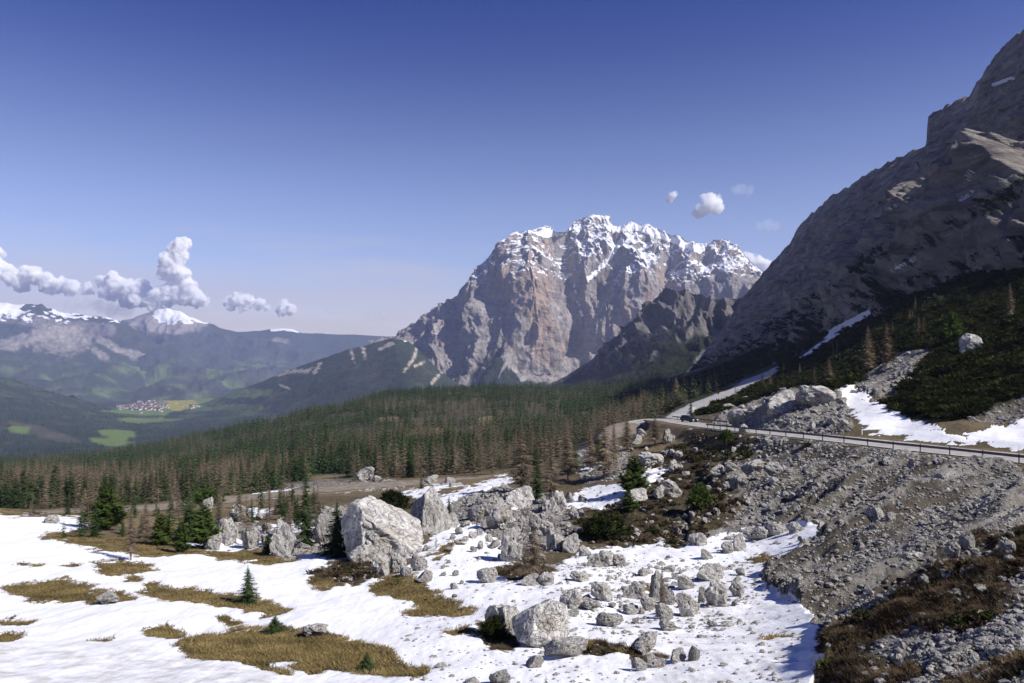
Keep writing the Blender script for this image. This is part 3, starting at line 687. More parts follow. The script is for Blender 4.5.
# --- dark rocky spur in front of the peak
def disp_spur(G, px, py, v, n):
    X, Y, Z = G[..., 0], G[..., 1], G[..., 2]
    rk = smooth(.8, .4, v)*smooth(585, 625, px)
    d = 30*fbm(X/170, Y/170, Z/200, o=5)+rk*(95*(ridged(X/70, Y/200, Z/500, o=4)-.5))+9*fbm(X/26, Y/26, Z/26, o=3)
    return d*smooth(-.02, .08, np.abs(v)), 10*fbm(X/45, Y/45, o=4)*np.exp(-(v/.1)**2)
def paint_spur(H, px, py, v, n, dn):
    X, Y, Z = H[..., 0], H[..., 1], H[..., 2]
    a = np.zeros(H.shape); a[:] = (.19, .178, .17)
    a = mixc(a, (.08, .075, .075), smooth(0, .4, fbm(X/28, Y/28, Z/160, o=4))*.8)
    a = mixc(a, (.25, .22, .19), smooth(.15, .45, fbm(X/60, Y/60, Z/60+4, o=4))*.7)
    veg = smooth(.28, .48, v+.35*fbm(X/120, Y/120, Z/120, o=4)+.5*(n[..., 2]-.6)+.15*smooth(640, 560, px)-.20*smooth(630, 660, px)*smooth(352, 325, py))
    a = mixc(a, (.022, .030, .014), veg*.97)
    a = mixc(a, (.045, .05, .022), veg*smooth(.1, .4, fbm(X/30, Y/30, o=3))*.7)
    sc_ = union_p([trough(px, py, [(608, 356), (620, 345), (636, 338)], 2.0), trough(px, py, [(650, 360), (655, 352)], 2), trough(px, py, [(545, 372), (560, 358)], 2.5), trough(px, py, [(690, 372), (704, 352)], 3), trough(px, py, [(715, 352), (722, 330)], 2)])
    a = mixc(a, (.26, .25, .23), smooth(.55, .8, sc_+.7*fbm(X/25, Y/25, Z/25, o=4)*(sc_ > .05))*.8)
    return a, np.zeros(px.shape)
SPR = [(515, 402, 2950), (538, 390, 2900), (556, 381, 2850), (575, 371, 2800), (592, 359, 2750), (606, 345, 2700), (627, 327, 2680), (640, 315, 2650), (651, 302, 2630), (664, 290, 2620), (685, 291, 2600), (700, 294, 2560), (715, 300, 2520), (735, 298, 2480), (760, 300, 2450), (810, 310, 2400)]
SM = [(x+6, y+.42*(392-y), D-240) for x, y, D in SPR]
SF = [(x*.8+125, 408, D-1050) for x, y, D in SPR]
H_spur, O_spur = loft('rocky_spur', [SPR, SM, SF], 360, [120, 90], (60, 500, 300), disp_spur, paint_spur, M['peak'], nsm=6)

# --- the near mountain on the right
def disp_right(G, px, py, v, n):
    X, Y, Z = G[..., 0], G[..., 1], G[..., 2]
    f = smooth(-.03, .06, v)*smooth(1.02, .8, v); crest = .12+.88*smooth(.02, .30, v)
    big = fbm(X/140, Y/170, Z/110, o=3)
    but = ridged(Y/62+.25*fbm(X/60, Z/60, o=2), X/140, Z/260, o=4, gain=.55)-.5
    ledge = (Z+.04*X)/27+1.1*fbm(X/120, Y/120, Z/120, o=3); ledge = ledge-np.floor(ledge)
    led = (smooth(0, .75, ledge)-smooth(.80, 1, ledge)-.4)*smooth(-.35, .2, fbm(X/110+3, Y/110, Z/90, o=3))
    l2 = Z/8.5+1.4*fbm(X/50, Y/50, Z/50, o=3); l2 = l2-np.floor(l2)
    led2 = (smooth(0, .7, l2)-smooth(.75, 1, l2)-.4)*smooth(-.1, .3, fbm(X/45, Y/45, Z/40+7, o=3))
    fine = 6.5*fbm(X/17, Y/17, Z/13, o=4, gain=.6)+2.2*fbm(X/4.5, Y/4.5, Z/4.5, o=3)
    d = f*(crest*(20*big+26*but+7*led)+(.45+.55*crest)*(4.5*led2+1.25*fine))
    d += -f*crest*26*trough(px, py, [(1024, 180), (960, 215), (900, 262), (850, 300)], 11)-f*crest*18*trough(px, py, [(935, 165), (880, 230), (800, 300)], 8)
    d += f*20*trough(px, py, [(1024, 265), (960, 270), (900, 290)], 10)
    d *= 1-.85*trough(px, py, [(802, 354), (828, 336), (850, 324), (868, 313)], 5)
    dz = 8*fbm(X/22, Y/22, o=5, gain=.62)*np.exp(-(v/.06)**2)
    return d, dz
def paint_right(H, px, py, v, n, dn):
    X, Y, Z = H[..., 0], H[..., 1], H[..., 2]
    a = np.zeros(H.shape); a[:] = (.36, .325, .295)
    a = mixc(a, (.22, .205, .195), smooth(-.05, .4, fbm(X/40, Y/40, Z/18, o=5))*.8)
    a = mixc(a, (.55, .49, .41), smooth(.10, .36, fbm(X/55, Y/55, Z/30+6, o=5))*.75)
    a = mixc(a, (.30, .235, .165), smooth(.22, .5, fbm(X/28+8, Y/28, Z/60, o=4))*.5)
    a = mixc(a, (.085, .08, .08), smooth(.2, .5, fbm(X/7, Y/7, Z/26, o=4))*.55)
    nz = n[..., 2]
    bands = union_p([.85*trough(px, py, [(1040, 180), (985, 205), (945, 232), (905, 262), (870, 285), (835, 305)], 9), .8*trough(px, py, [(880, 250), (830, 290), (770, 330)], 5), smooth(.60, .80, v+.10*fbm(X/60, Y/60, Z/60, o=3)), .95*smooth(-16, 22, py-np.interp(px, [690, 720, 780, 860, 930, 1024, 1100], [352, 352, 326, 292, 262, 232, 205])+30*fbm(X/45, Y/45, Z/45, o=5, gain=.6))])
    veg = smooth(.45, .66, bands*.9+.8*(nz-.5)+.38*fbm(X/38, Y/38, Z/38, o=5)+.15*smooth(.5, .9, v))
    a = mixc(a, (.026, .034, .013), veg*.95)
    a = mixc(a, (.055, .058, .022), veg*smooth(.1, .4, fbm(X/9, Y/9, o=3))*.6)
    s = union_p([trough(px, py, [(802, 354), (828, 336), (850, 324), (868, 313)], np.interp(px, [800, 835, 870], [2.2, 4.6, 2.4])), .9*trough(px, py, [(890, 272), (915, 258)], 1.3), trough(px, py, [(993, 85), (1012, 78)], 1.6), trough(px, py, [(885, 210), (900, 203)], 1.1), trough(px, py, [(960, 200), (973, 192)], 1.5), .9*trough(px, py, [(968, 178), (972, 172)], 2)])
    s = .9*smooth(.42, .6, s+.25*fbm(X/25, Y/25, Z/25, o=3)*(s > .1))
    return a, s
RU = [((690, 372, 1800), (692, 378, 1600), (695, 392, 1500), (690, 420, 1300)), ((706, 350, 1750), (712, 362, 1560), (716, 384, 1200), (690, 425, 1000)), ((722, 330, 1700), (728, 352, 1450), (730, 380, 950), (700, 430, 750)), ((743, 298, 1600), (752, 330, 1320), (758, 370, 780), (725, 430, 600)),
      ((765, 270, 1500), (777, 312, 1200), (788, 360, 650), (750, 430, 480)), ((790, 243, 1400), (806, 292, 1090), (818, 350, 560), (780, 435, 400)), ((800, 224, 1360), (818, 280, 1030), (836, 342, 500), (795, 435, 350)), ((830, 197, 1230), (848, 262, 900), (866, 328, 420), (820, 440, 290)),
      ((852, 184, 1150), (868, 245, 830), (885, 318, 380), (840, 440, 260)), ((872, 171, 1080), (890, 235, 770), (905, 310, 345), (855, 440, 235)), ((895, 158, 1000), (912, 225, 700), (928, 302, 315), (880, 440, 215)), ((916, 150, 930), (932, 215, 650), (948, 295, 290), (895, 440, 195)),
      ((926, 146, 900), (942, 208, 630), (958, 292, 280), (905, 440, 190)), ((928, 118, 885), (948, 200, 610), (966, 289, 270), (915, 440, 185)), ((945, 105, 840), (964, 190, 580), (984, 284, 258), (930, 440, 175)), ((968, 96, 790), (988, 180, 540), (1010, 278, 240), (950, 440, 165)),
      ((984, 72, 745), (1006, 165, 510), (1030, 272, 228), (970, 440, 158)), ((1000, 48, 710), (1024, 150, 480), (1050, 267, 217), (990, 440, 150)), ((1024, 28, 660), (1052, 135, 445), (1085, 262, 200), (1020, 445, 140)), ((1080, -5, 580), (1112, 110, 390), (1150, 250, 175), (1080, 450, 120)), ((1200, -70, 470), (1245, 60, 315), (1300, 235, 140), (1210, 470, 95)), ((1400, -160, 370), (1450, 0, 250), (1520, 215, 110), (1400, 500, 75))]
H_right, O_right = loft('near_mountain', [[q[i] for q in RU] for i in range(4)], 700, [190, 230, 60], (320, 120, 260), disp_right, paint_right, M['crag'], nsm=10)

# --- far ranges across the valley
def far_range(name, sky, dpt, feet, amp, paint_f, nv=110):
    def disp(G, px, py, v, n):
        X, Y, Z = G[..., 0], G[..., 1], G[..., 2]
        return (amp*fbm(X/900, Y/900, Z/700, o=5)+amp*.8*(ridged(X/600, Y/800, Z/1500, o=4)-.5))*smooth(0, .15, np.abs(v)), .16*amp*fbm(X/170, Y/170, o=4)
    R0 = [(x, y, dpt) for x, y in sky]; R1 = [(x, y+.4*(feet[0]-y), dpt-700) for x, y in sky]; R2 = [(x, feet[0], dpt-feet[1]) for x, y in sky]
    loft(name, [R0, R1, R2], 380, [nv//2, nv//2], (0, 500, 500), disp, paint_f, M['far'], nsm=4)
def paint_plateau(H, px, py, v, n, dn):
    X, Y, Z = H[..., 0], H[..., 1], H[..., 2]
    a = np.zeros(H.shape); a[:] = (.040, .050, .035)
    a = mixc(a, (.13, .18, .07), smooth(.0, .35, fbm(X/400, Y/400, o=4))*smooth(355, 372, py)*.8)
    cl = union_p([blob(px, py, 60, 338, 26, 13), trough(px, py, [(0, 345), (25, 340), (50, 335)], 5), trough(px, py, [(92, 330), (100, 340), (120, 350), (146, 358)], 3.0), trough(px, py, [(95, 350), (106, 358)], 3)])
    r = smooth(.35, .6, cl+.6*fbm(X/120, Y/120, Z/160, o=5, gain=.6)*(cl > .05)); a = mixc(a, (.30, .265, .235), r*(.55+.45*smooth(-.2, .3, fbm(X/60, Y/60, Z/300, o=4))))
    st = trough(px, py, [(-60, 310), (20, 318), (60, 326), (110, 330)], 5); a = mixc(a, (.15, .135, .13), smooth(.3, .6, st)*(1-r))
    s = smooth(.40, .58, smooth(333, 308, py+6*fbm(X/150, Y/150, Z/90, o=4))*.72+.75*fbm(X/130, Y/130, Z/60, o=5, gain=.6)-.5*blob(px, py, 38, 308, 12, 5))
    return a, s*smooth(332, 322, py)
far_range('snowy_plateau', [(-260, 296), (-120, 300), (-40, 302), (0, 303), (18, 305), (30, 304), (42, 304), (47, 309), (55, 310), (64, 313), (75, 313), (90, 316), (105, 317), (118, 321), (135, 330), (160, 345), (185, 362)], 11300, (402, 4200), 190, paint_plateau)
def paint_white(H, px, py, v, n, dn):
    X, Y, Z = H[..., 0], H[..., 1], H[..., 2]
    a = np.zeros(H.shape); a[:] = (.045, .052, .045)
    a = mixc(a, (.13, .18, .07), smooth(.0, .35, fbm(X/500, Y/500, o=4))*smooth(350, 370, py)*.8)
    rk = blob(px, py, 170, 322, 34, 10); a = mixc(a, (.26, .235, .225), smooth(.35, .6, rk+.3*fbm(X/150, Y/150, Z/150, o=4)*(rk > .1)))
    s = smooth(.40, .62, .95*smooth(334, 316, py)*smooth(140, 160, px)*smooth(228, 205, px)+.45*fbm(X/150, Y/150, Z/80, o=4)-.15)
    return a, s
far_range('white_peak', [(80, 345), (112, 328), (122, 321), (135, 317), (150, 312), (160, 309), (166, 308), (172, 310), (180, 311), (190, 317), (205, 322), (222, 328), (245, 334), (290, 345), (340, 358)], 12400, (402, 5000), 200, paint_white)
def paint_hills(H, px, py, v, n, dn):
    X, Y, Z = H[..., 0], H[..., 1], H[..., 2]
    a = np.zeros(H.shape); a[:] = (.040, .050, .042)
    a = mixc(a, (.13, .18, .07), smooth(-.05, .3, fbm(X/450, Y/450, o=4))*smooth(350, 365, py)*.85)
    sc_ = blob(px, py, 280, 342, 8, 4); a = mixc(a, (.24, .21, .19), smooth(.4, .7, sc_+.4*fbm(X/150, Y/150, o=3)*(sc_ > .1)))
    s = .9*smooth(.5, .8, trough(px, py, [(272, 330), (285, 328.5), (298, 331)], 2)+.3*fbm(X/150, Y/150, o=3))
    return a, s
far_range('distant_hills', [(120, 345), (180, 336), (210, 333), (240, 332), (265, 330), (280, 328), (292, 329), (302, 333), (330, 334), (360, 335), (400, 337), (450, 340), (520, 343), (640, 345)], 13200, (402, 5600), 80, paint_hills)
# ------------------------------------------------------------------ plants: prototypes
R_ = np.random.default_rng(21)

def conifer(nb, per, R, low=.06, droop=.35, curl=.25, size=.34, thin=1.0, pw=.85, seed=1, hang=.5, top=.985):
    """crown of unit height made of drooping branch sprays; returns V, T, tint"""
    r = np.random.default_rng(seed)
    i = np.arange(nb); f = (i+.5)/nb
    z = low+(top-low)*f**.92+r.normal(0, .008, nb)
    env = np.clip(1-(z-low)/(1-low), .02, 1)**pw
    Rb = R*env*(.68+.5*r.random(nb))*(.35+.65*smooth(low-.02, low+.12, z)); Rb = np.maximum(Rb, .012)
    th = i*2.39996+r.normal(0, .35, nb)
    s = (np.arange(per)+.6)/per
    rad = Rb[:, None]*s[None]*(1+r.normal(0, .06, (nb, per)))
    zz = z[:, None]-droop*rad+curl*Rb[:, None]*s[None]**3
    c, sn = np.cos(th)[:, None], np.sin(th)[:, None]
    P = np.stack([rad*c, rad*sn, zz], -1)                       # (nb,per,3)
    L = size*(Rb[:, None]*.9+.012)*(1.15-.55*s[None])*(.7+.6*r.random((nb, per)))
    out = np.stack([c+0*rad, sn+0*rad, -.25+0*rad], -1); lat = np.stack([-sn+0*rad, c+0*rad, 0*rad], -1)
    Vs = []
    for sg in (-1, 1, 0):
        a = r.normal(0, .25, (nb, per, 1))
        tip = P+L[..., None]*((.75+a)*out+sg*(.85)*lat+np.array([0, 0, -hang*(1 if sg else .4)])*(.6+.8*r.random((nb, per, 1))))
        wv = L[..., None]*.36*thin*(out*(-1)+np.array([0, 0, .35]))
        if sg == 0: wv = L[..., None]*.42*thin*lat
        Vs.append(np.stack([P-wv*.5, P+wv*.5, tip], 2))
    Vv = np.concatenate(Vs, 1).reshape(-1, 3)
    T = np.arange(len(Vv)).reshape(-1, 3)
    tint = np.repeat((r.random(nb)-.5)*.5, per*3*3)
    return Vv, T, tint

def bushy(ncl, k, rx, rz, zc, cs, seed=1, flat=False, thin=.35):
    """rounded crown of needle tufts"""
    r = np.random.default_rng(seed)
    u = r.normal(size=(ncl, 3)); u /= np.linalg.norm(u, axis=1)[:, None]
    if flat: u[:, 2] = np.abs(u[:, 2])
    q = r.random(ncl)**.45
    lob = 1+.28*np.sin(3*np.arctan2(u[:, 1], u[:, 0])+r.random()*6)+.2*r.normal(size=ncl)
    C = np.stack([u[:, 0]*rx*q*lob, u[:, 1]*rx*q*lob, zc+u[:, 2]*rz*q*(.85+.3*r.random(ncl))], -1)
    w = r.normal(size=(ncl, k, 3))+u[:, None]*.8+np.array([0, 0, .7]); w /= np.linalg.norm(w, axis=2)[..., None]
    s = cs*(.6+.8*r.random((ncl, k, 1)))
    side = np.cross(w, r.normal(size=(ncl, k, 3))); side /= np.linalg.norm(side, axis=2)[..., None]+1e-9
    b = C[:, None]+w*s*.1
    Vv = np.stack([b-side*s*thin*.5, b+side*s*thin*.5, b+w*s], 2).reshape(-1, 3)
    tint = np.repeat((r.random(ncl)-.5)*.55, k*3)
    return Vv, np.arange(len(Vv)).reshape(-1, 3), tint

def larch(nb, per, R, seed, low=.12):
    V1, T1, t1 = conifer(nb, per, R, low=low, droop=.12, curl=.15, size=.46, thin=.34, pw=.75, seed=seed, hang=.35)
    r = np.random.default_rng(seed+50)
    f = (np.arange(nb)+.5)/nb; z = low+(.985-low)*f**.92; th = np.arange(nb)*2.39996
    env = np.clip(1-(z-low)/(1-low), .02, 1)**.75; Rb = R*env*.95
    a = np.stack([0*z, 0*z, z], -1); b = np.stack([Rb*np.cos(th), Rb*np.sin(th), z-.05*Rb], -1)
    wv = np.array([0, 0, .006]); V2 = np.stack([a-wv, a+wv, b], 1).reshape(-1, 3)
    V = np.concatenate([V1, V2]); return V, np.arange(len(V)).reshape(-1, 3), np.r_[t1, np.full(len(V2), -.2)]

def trunk_geo(h=1.0, r0=.018, bend=.01, seed=0, n=6):
    r = np.random.default_rng(seed); t = np.linspace(0, h, 7)
    p = np.stack([bend*np.sin(t*4+r.random()*6), bend*np.cos(t*3+r.random()*6)-bend, t], -1); p[:, :2] -= p[0, :2]; p[0, 2] = -.05
    return tube(p, r0*(1-t/h*.93), n)

def tri(Q): return Q if Q.shape[1] == 3 else np.concatenate([Q[:, [0, 1, 2]], Q[:, [0, 2, 3]]])

CROWN = {}; TRUNK = {}
def reg(kind, idx, crown, mat, r0=.018, th=.96, seed=0):
    V, T, t = crown
    CROWN[kind, idx] = mesh_data(kind+'_crown', V, T, [M[mat]], False, None, {'tint': t})
    Vt, Qt = trunk_geo(th, r0, .006, seed); TRUNK[kind, idx] = mesh_data(kind+'_trunk', Vt, tri(Qt), [M['bark']], True)
for k in range(4):
    reg('spruce', k, conifer(150, 8, [.27, .30, .25, .19][k], low=.03, seed=30+k, size=.42, thin=1.15), 'spruce_near', .017, seed=k)
for k in range(3):
    reg('pine', k, conifer(120, 8, [.34, .30, .27][k], low=.03, seed=60+k, droop=-.25, curl=.35, size=.5, thin=1.25, pw=.62, hang=-.25), 'pine', .02, .85, seed=k)
for k in range(3):
    reg('larch', k, larch(130, 9, [.24, .28, .20][k], 80+k), 'larch', .015, seed=k)
reg('bare', 0, larch(90, 9, .5, 95, low=.18), 'larch', .022, .8, seed=5)
reg('sapling', 0, conifer(26, 4, .16, low=.15, seed=44, thin=1.2, size=.5), 'pine', .014, seed=6)
reg('dwarf', 0, bushy(210, 26, .5, .8, .15, .16, seed=70, flat=True), 'mugo', .03, .5, seed=7)
reg('dwarf', 1, bushy(150, 26, .5, .8, .15, .18, seed=71, flat=True), 'pine', .03, .5, seed=8)

CATN = {'spruce': 'spruce_tree', 'pine': 'pine_tree', 'larch': 'larch_tree', 'bare': 'bare_tree', 'sapling': 'sapling', 'dwarf': 'dwarf_pine'}
def place_tree(kind, idx, px, py, hpx, label, wfac=1.0, rot=None, group=None, back=0.0):
    X, Y, Z = hit(px, py)
    if back: Y += back; X = (px-CX)/F*Y; Z = float(ground_z(X, Y)[0])
    h = hpx*Y/F
    r = bpy.data.objects.new(CATN[kind], None); COL.objects.link(r); r.location = (X, Y, Z-.02*h); r.empty_display_size = .3
    r.rotation_euler = (0, 0, R_.random()*6.28 if rot is None else rot); r.scale = (h*wfac, h*wfac, h)
    tag(r, label, 'shrub' if kind == 'dwarf' else 'tree', group)
    link('crown', CROWN[kind, idx], r); link('trunk', TRUNK[kind, idx], r)
    return r

near_trees = [
 ('spruce', 0, 248, 604, 40, 'small dense dark spruce standing alone on the snowfield by a grass strip', 1.35),
 ('spruce', 1, 337, 557, 59, 'conical dark green spruce directly in front of the huge slab boulder', 1.15),
 ('spruce', 3, 306, 546, 82, 'tall slender dark spruce just left of the huge slab boulder', .95),
 ('pine', 0, 106, 530, 48, 'broad bushy green pine at the snow edge, among bare larches', 1.15),
 ('pine', 1, 162, 546, 34, 'rounded bright green pine, lower left of the three beside the pale rocks', 1.35),
 ('pine', 2, 182, 553, 32, 'narrow bright green pine, front one of the group beside the pale rocks', 1.0),
 ('spruce', 2, 189, 541, 56, 'tall dark conifer rising behind the bright green pines', 1.35),
 ('pine', 1, 204, 548, 46, 'broad dark green pine touching the pale rock cluster', 1.25),
 ('sapling', 0, 236, 548, 14, 'thin green sapling growing in front of the pale rock cluster', 1.3),
 ('pine', 2, 268, 554, 20, 'small green pine between two pale rocks behind the grass strip', 1.2),
 ('sapling', 0, 242, 560, 13, 'tiny forked sapling on the grass strip below the pale rocks', 1.3),
 ('spruce', 1, 275, 634, 20, 'low bushy young spruce on top of the largest straw-coloured grass patch', 2.0),
 ('spruce', 0, 367, 672, 21, 'low round young spruce at the lower end of the largest grass patch', 2.0),
 ('sapling', 0, 177, 638, 11, 'tiny spruce seedling on a thin grass strip in the snow', 1.8),
 ('larch', 2, 131, 560, 60, 'thin grey leafless larch standing alone in the snow', .8),
 ('larch', 0, 85, 528, 42, 'pale leafless larch left of the broad bushy green pine', .9),
 ('larch', 1, 146, 545, 46, 'reddish brown leafless larch right of the broad bushy green pine', .9),
 ('larch', 2, 290, 548, 52, 'leafless larch standing behind the tall slender spruce', .9),
 ('larch', 1, 522, 492, 66, 'dense brown leafless larch above the boulder jumble', 1.15),
 ('spruce', 3, 537, 500, 60, 'narrow dark spruce squeezed between two brown larches', .9),
 ('larch', 0, 551, 502, 66, 'brown leafless larch beside the narrow dark spruce', .95),
 ('larch', 1, 604, 478, 60, 'wide brown leafless larch below the road bend', 1.2),
 ('bare', 0, 534, 577, 50, 'spreading reddish bare tree in front of the boulder jumble', 1.0),
 ('bare', 0, 655, 446, 30, 'bare brown bush beside the road bend', .9),
 ('pine', 0, 634, 494, 40, 'bushy dark green pine rooted above the straw-coloured hollow', 1.2),
 ('pine', 2, 629, 512, 22, 'short green pine just below the bushy dark green pine', 1.6),
 ('dwarf', 1, 700, 508, 24, 'bright green dwarf pine between white boulders on the brown bank', .9),
 ('dwarf', 1, 727, 443, 14, 'small green bush at the top of the brown bank under the road', .9),
 ('dwarf', 0, 392, 511, 21, 'dark green dwarf pine growing on the shoulder of the slab boulder', 1.2),
 ('spruce', 3, 449, 514, 19, 'tiny dark spruce right of the tall rounded boulder', 1.2),
 ('sapling', 0, 436, 549, 15, 'tiny green seedling on the snow above the rubble line', 1.5),
 ('sapling', 0, 430, 601, 14, 'small green seedling on the slanting grass strip', 1.5),
 ('sapling', 0, 398, 585, 17, 'small bright green seedling below the white block of rock', 1.8),
 ('dwarf', 0, 602, 538, 25, 'large dark dwarf pine mound left of the straw-coloured hollow', 1.5),
 ('dwarf', 0, 494, 640, 24, 'dark brown-green scrub clinging to the left side of the split boulder', .9),
 ('sapling', 0, 546, 690, 16, 'green sapling tip poking up from the snow at the bottom edge', 2.0),
 ('larch', 2, 662, 606, 46, 'thin bare sapling rising from the rocks in the snowy gully', .5),
 ('larch', 0, 868, 374, 50, 'grey leafless larch, left of the pair on the dark slope', .85),
 ('larch', 1, 886, 368, 48, 'grey leafless larch, right of the pair on the dark slope', .8),
 ('larch', 0, 829, 388, 32, 'brown leafless larch above the white rock mound', 1.1),
 ('larch', 2, 814, 389, 22, 'small grey leafless larch above the white rock mound', 1.0),
 ('pine', 0, 951, 346, 36, 'dark olive pine left of the big pale boulder on the slope', 1.0),
 ('larch', 1, 931, 350, 15, 'short tan leafless larch between the pair and the olive pine', 1.3),
 ('larch', 2, 1010, 320, 38, 'brownish leafless larch high on the dark slope at the picture edge', .9),
 ('larch', 1, 676, 402, 26, 'yellow-brown larch beside the gravel track at the road bend', 1.0),
 ('larch', 0, 590, 470, 46, 'brown leafless larch, left of the wide brown larch below the road bend', 1.0), ('larch', 2, 614, 462, 40, 'narrow brown larch, right of the wide brown larch below the road bend', 1.2), ('larch', 1, 627, 450, 34, 'short reddish larch just under the outside of the road bend', 1.2), ('pine', 0, 598, 462, 24, 'dark pine among the brown larches below the road bend', 1.3), ('larch', 1, 568, 480, 52, 'brown leafless larch at the left end of the upper snow patch', 1.0),
 ('spruce', 1, 575, 470, 26, 'small dark spruce behind the wide brown larch', 1.2),
 ('dwarf', 1, 208, 505, 16, 'dark green dwarf pine on the crest of the pale rock cluster', 1.5),
]
for t in near_trees: place_tree(*t[:5], t[5], t[6] if len(t) > 6 else 1.0)

# ------------------------------------------------------------------ forest
YOUNG = []
def mid_tree(kind, seed):
    if kind == 'spruce': V, T, t = conifer(56, 4, .21, low=.03, seed=seed, size=.62, thin=1.4)
    else: V, T, t = larch(64, 5, .20, seed, .08)
    Vt, Qt = trunk_geo(.95, .014, .006, seed, 4); Qt = tri(Qt)
    return np.concatenate([V, Vt]), np.concatenate([T, Qt+len(V)]), np.r_[t, np.zeros(len(Vt))], np.r_[np.zeros(len(T), int), np.ones(len(Qt), int)]
MID = {}
for k in range(5):
    for kind in ('spruce', 'larch'):
        V, T, t, mi = mid_tree(kind, 200+k)
        MID[kind, k] = mesh_data(kind+'_tree', V, T, [M[kind], M['bark']], False, mi, {'tint': t})
def low_tree(seed, larchy=False):
    r = np.random.default_rng(seed)
    if larchy: return larch(20, 2, .21, seed, .06)
    return conifer(18, 2, .21, low=.03, seed=seed, size=1.0, thin=2.0)
LOW = {('spruce', k): low_tree(300+k) for k in range(4)}
LOW.update({('larch', k): low_tree(320+k, True) for k in range(4)})

def mass(name, items, mat, label=None, cat=None):
    """items: list of (proto V,T,t, pos(n,3), h(n), w(n)) -> one mesh"""
    Vs, Ts, tt, n0 = [], [], [], 0
    for (V, T, t), P, h, wd in items:
        n = len(P)
        if n == 0: continue
        a = R_.random(n)*6.283; c, s = np.cos(a)[:, None], np.sin(a)[:, None]
        x = (V[None, :, 0]*c-V[None, :, 1]*s)*(h*wd)[:, None]+P[:, None, 0]; y = (V[None, :, 0]*s+V[None, :, 1]*c)*(h*wd)[:, None]+P[:, None, 1]
        z = V[None, :, 2]*h[:, None]+P[:, None, 2]
        Vs.append(np.stack([x, y, z], -1).reshape(-1, 3)); Ts.append((T[None]+(np.arange(n)*len(V))[:, None, None]+n0).reshape(-1, 3))
        tt.append((t[None]+(R_.random(n)[:, None]-.5)*.45).ravel()); n0 += n*len(V)
    o = link(name, mesh_data(name, np.concatenate(Vs), np.concatenate(Ts), [mat], False, None, {'tint': np.concatenate(tt)}))
    return tag(o, label, cat, kind='stuff')

def at_ground(mask_val, X, Y):
    z = ground_z(X, Y); px = CX+F*X/Y; py = CY-F*z/Y
    return z, px, py
N = 52000
Yf = np.sqrt(R_.random(N)*(1500**2-140**2)+140**2); Yf[:20000] = np.sqrt(R_.random(20000)*(480**2-140**2)+140**2)
af = R_.random(N)*1.2-.78; Xf = af*Yf
zf, pxf, pyf = at_ground(None, Xf, Yf)
keep = (fbm(Xf/55, Yf/55, o=4) > -.20+.12*R_.random(N))
lim = np.interp(pxf, [-100, 100, 200, 300, 420, 500, 560, 640, 700, 760, 900], [140, 150, 165, 185, 190, 185, 185, 235, 330, 600, 3000])
keep &= Yf > lim+R_.normal(0, 6, N)
keep &= samp(bare_m, pxf, pyf)+.3*R_.random(N) < .55
keep &= ~((samp(mugo_m, pxf, pyf) > .4) & (R_.random(N) < .75)) & (samp(scree_m, pxf, pyf) < .3)
rdf = np.full(N, 1e3); q = Yf < 240; rdf[q] = road_dist(Xf[q], Yf[q]); keep &= rdf > 7
# only the slopes in view: drop those past the plateau's crest
keep &= pyf > np.interp(pxf, [-100, 128, 190, 256, 320, 384, 450, 640], [461, 451, 437, 423, 409, 393, 388, 384])-1
Xf, Yf, zf, pxf, pyf = [v[keep] for v in (Xf, Yf, zf, pxf, pyf)]
lar = (fbm(Xf/120+3, Yf/120, o=3)+R_.normal(0, .22, len(Xf))) > np.interp(Yf, [150, 300, 600, 1300], [-.22, -.12, .05, .15])
hf = np.interp(Yf, [150, 300, 800, 1500], [7.5, 9.8, 13, 14])*(.42+.5*R_.random(len(Xf))+.55*R_.random(len(Xf))**3)*(1+.35*fbm(Xf/45, Yf/45, o=2))
order = np.argsort(-hf/Yf)
print('forest', len(Xf))
def lmk(px):
    for lim_, s in ((60, 'far left of the broad bushy pine, beyond the snow crest'), (130, 'behind the broad bushy pine and its larches'), (215, 'beyond the road, above the bright green pines'), (300, 'beyond the road, above the pale rock cluster'),
                    (385, 'beyond the road, above the huge slab boulder'), (455, 'beyond the gravel lay-by'), (520, 'behind the straw-coloured bank'), (600, 'behind the brown larches over the boulder jumble'), (680, 'left of the road bend')):
        if px < lim_: return s
    return 'right of the road bend below the dark slope'
cnt = {'spruce': 0, 'larch': 0}; used = np.zeros(len(Xf), bool)
for i in order:
    if pxf[i] < -15 or pxf[i] > 1040: continue
    kind = 'larch' if lar[i] else 'spruce'
    if cnt[kind] >= (290 if kind == 'spruce' else 290): continue
    cnt[kind] += 1; used[i] = True
    o = link(kind+'_tree', MID[kind, int(R_.integers(5))], None, (Xf[i], Yf[i], zf[i]-.1), R_.random()*6.28, (hf[i]*(.85+.4*R_.random()),)*2+(hf[i],))
    o.scale = (o.scale[0], o.scale[0], hf[i])
    big = hf[i]/Yf[i]*F
    sz = 'tall' if big > 30 else 'medium' if big > 21 else 'short'
    if kind == 'spruce': lab = f'{sz} dark green spruce {lmk(pxf[i])}'
    else: lab = f'{sz} brown leafless larch {lmk(pxf[i])}'
    tag(o, lab, 'tree', f'{"spruces" if kind=="spruce" else "larches"} {lmk(pxf[i])}')
r_ = ~used
def items_for(kind, sel, near):
    out = []
    k4 = R_.integers(0, 4, len(Xf))
    for k in range(4):
        m_ = sel & (k4 == k); proto = (LOW[kind, k])
        out.append((proto, np.stack([Xf[m_], Yf[m_], zf[m_]-.1], -1), hf[m_], .85+.35*R_.random(m_.sum())))
    return out
mass('spruce_forest', items_for('spruce', r_ & ~lar, 0), M['spruce'])
mass('larch_forest', items_for('larch', r_ & lar, 0), M['larch'])

